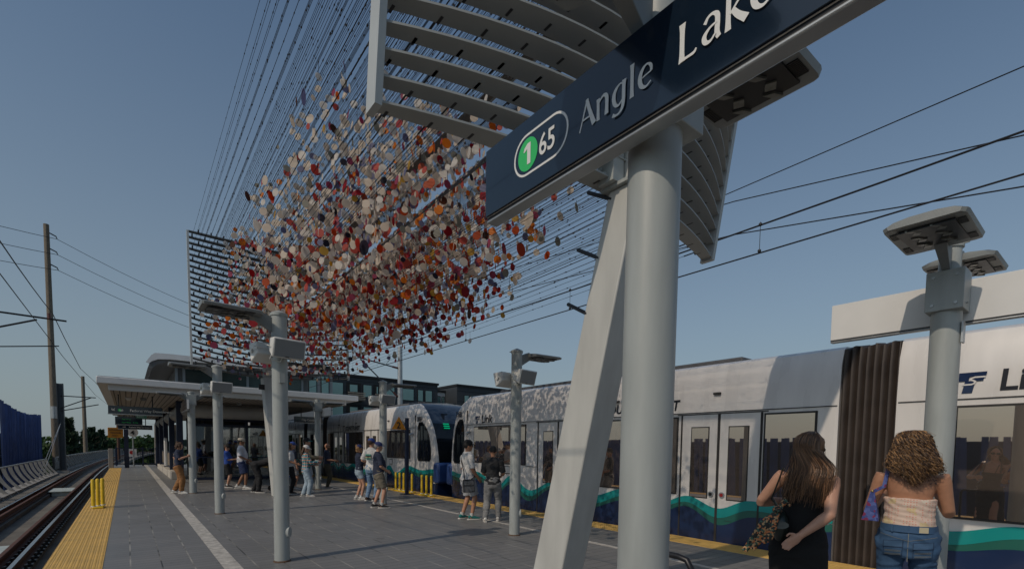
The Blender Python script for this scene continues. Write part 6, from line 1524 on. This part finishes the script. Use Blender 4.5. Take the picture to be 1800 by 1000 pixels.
for xx in (-.10,0,.055): 
    b_ = MB(); b_.obox(P_+Vector((xx,-.141+.9*xx*xx,.086)), (.005,0,0), (0,.003,0), (0,0,.029)); part('belt_loop', b_, DEND, wb['root'], world=False)
# curls
hm2 = hairmat('hair_curly_highlights', (.04,.018,.008), (.48,.27,.115)); cap_mesh(wb, HAIR['brown'])
HP = wb['HP']; T_ = wb['T']; pth = []; r7 = random.Random(9)
for i in range(1500):
    az = r7.uniform(-2.6, 2.6); sx, sy = math.sin(az), -math.cos(az); lat = r7.random()
    if sy > .55: continue
    root = HP(.035*sx*lat, .01-.06*lat, .136-.02*lat*lat)
    spread = .80+.28*r7.random()
    p1 = HP(.088*sx*spread, -.026+.096*sy*spread, .085+.02*r7.random()); p2 = HP(.118*sx*spread, -.026+.128*sy*spread, -.01)
    L = r7.random()**.7; e1 = T_((.150*sx*spread+.004, -.085+.09*sy*spread, .585)); e2 = T_((.125*sx*spread+.02+.02*r7.gauss(0,1), -.105+.055*sy*spread, .515-.12*L*(1-.55*abs(sx))+.05*abs(sx)))
    ctl = [root,p1,p2,e1,e2]; out = []; fr = r7.uniform(5,10); am = r7.uniform(.005,.016); ph = r7.uniform(0,6.3); tot = 0
    for s in range(len(ctl)-1):
        a_, b_, c_, d_ = ctl[max(0,s-1)], ctl[s], ctl[s+1], ctl[min(len(ctl)-1,s+2)]
        for q in range(11+(s == 3)):
            t = q/11; p = .5*((2*b_)+(c_-a_)*t+(2*a_-5*b_+4*c_-d_)*t*t+(-a_+3*b_-3*c_+d_)*t**3); tot = (s+t)/4
            g_ = am*min(1, tot*3); w_ = 2*math.pi*fr*tot+ph; out.append(p+Vector((g_*math.cos(w_), g_*math.sin(w_), g_*.4*math.sin(w_*1.3))))
    pth.append((out, min(1, r7.betavariate(1.2,2.2)+(.3 if r7.random() < .12 else 0)), .0034))
n0_ = len(pth)
for i in range(220):                                  # frizz standing off the curls
    out, tone, r_ = pth[r7.randrange(n0_)]; c_ = HP(0,-.02,.02); n = len(out); g_ = r7.uniform(.04,.16); a0 = r7.randrange(8, n-8)
    pth.append(([c_+(p-c_)*(1+g_*min(1,k/10)) for k, p in enumerate(out[a0-8:a0+8])], .55+.3*r7.random(), .0016))
strands('hair', wb, pth, hm2)
# purple bag under her left arm
def bag_print():
    m, t, b = nodes_of("bag_purple_print", .35); tc = t.nodes.new("ShaderNodeTexCoord"); v_ = t.nodes.new("ShaderNodeTexVoronoi"); v_.inputs["Scale"].default_value = 45; t.links.new(tc.outputs["Object"], v_.inputs["Vector"])
    sp_ = t.nodes.new("ShaderNodeSeparateXYZ"); t.links.new(v_.outputs["Color"], sp_.inputs[0]); c = mixc(t, sp_.outputs[0], (.025,.04,.16), (.085,.12,.32)); c = mixc(t, mnode(t, 'GREATER_THAN', sp_.outputs[1], .88), c, (.16,.02,.07)); t.links.new(c, b.inputs["Base Color"]); b.inputs['Roughness'].default_value = .65; b.inputs['Specular IOR Level'].default_value = .2; return m
BP = bag_print(); pb_, mb_ = MB(), MB(); c0 = Vector((-.235,-.07,1.17))
pb_.hexa([c0+Vector(p) for p in ((-.06,-.115,-.105),(.05,-.125,-.105),(.055,.13,-.105),(-.06,.14,-.105))], [c0+Vector(p) for p in ((-.012,-.055,.115),(.014,-.055,.115),(.014,.07,.115),(-.012,.07,.115))])
mb_.tube([c0+Vector((.0,-.05,.11)), T_((-.165,-.10,.40)), T_((-.145,-.055,.530)), T_((-.145,.04,.53)), T_((-.18,.10,.40)), c0+Vector((.0,.06,.11))], [(.013,.003)]*6, 8, ref=(1,0,0))
cl_ = MB(); cl_.ball(c0+Vector((0,-.055,.12)), .010, 8, 6)
bg_ = carried('small_handbag', 'small blue and purple patterned handbag under the curly haired woman\'s arm', 'bag', wb, [('pouch', pb_, BP), ('strap', mb_, BP), ('clasp', cl_, mat('gold_metal', (.5,.36,.14), .3, .9))])
# shoulder tattoo
b_ = MB()
for k in range(7):
    a = k*.9; b_.ball(T_((.125+.016*math.cos(a*1.3), -.088+.0*k, .435+.018*math.sin(a*2)+.004*k)), (.006,.012,.004), 6, 4)
part('tattoo', b_, mat('ink', (.05,.04,.045), .6), wb['root'], world=False)

bpy.data.scenes.remove(WORK)
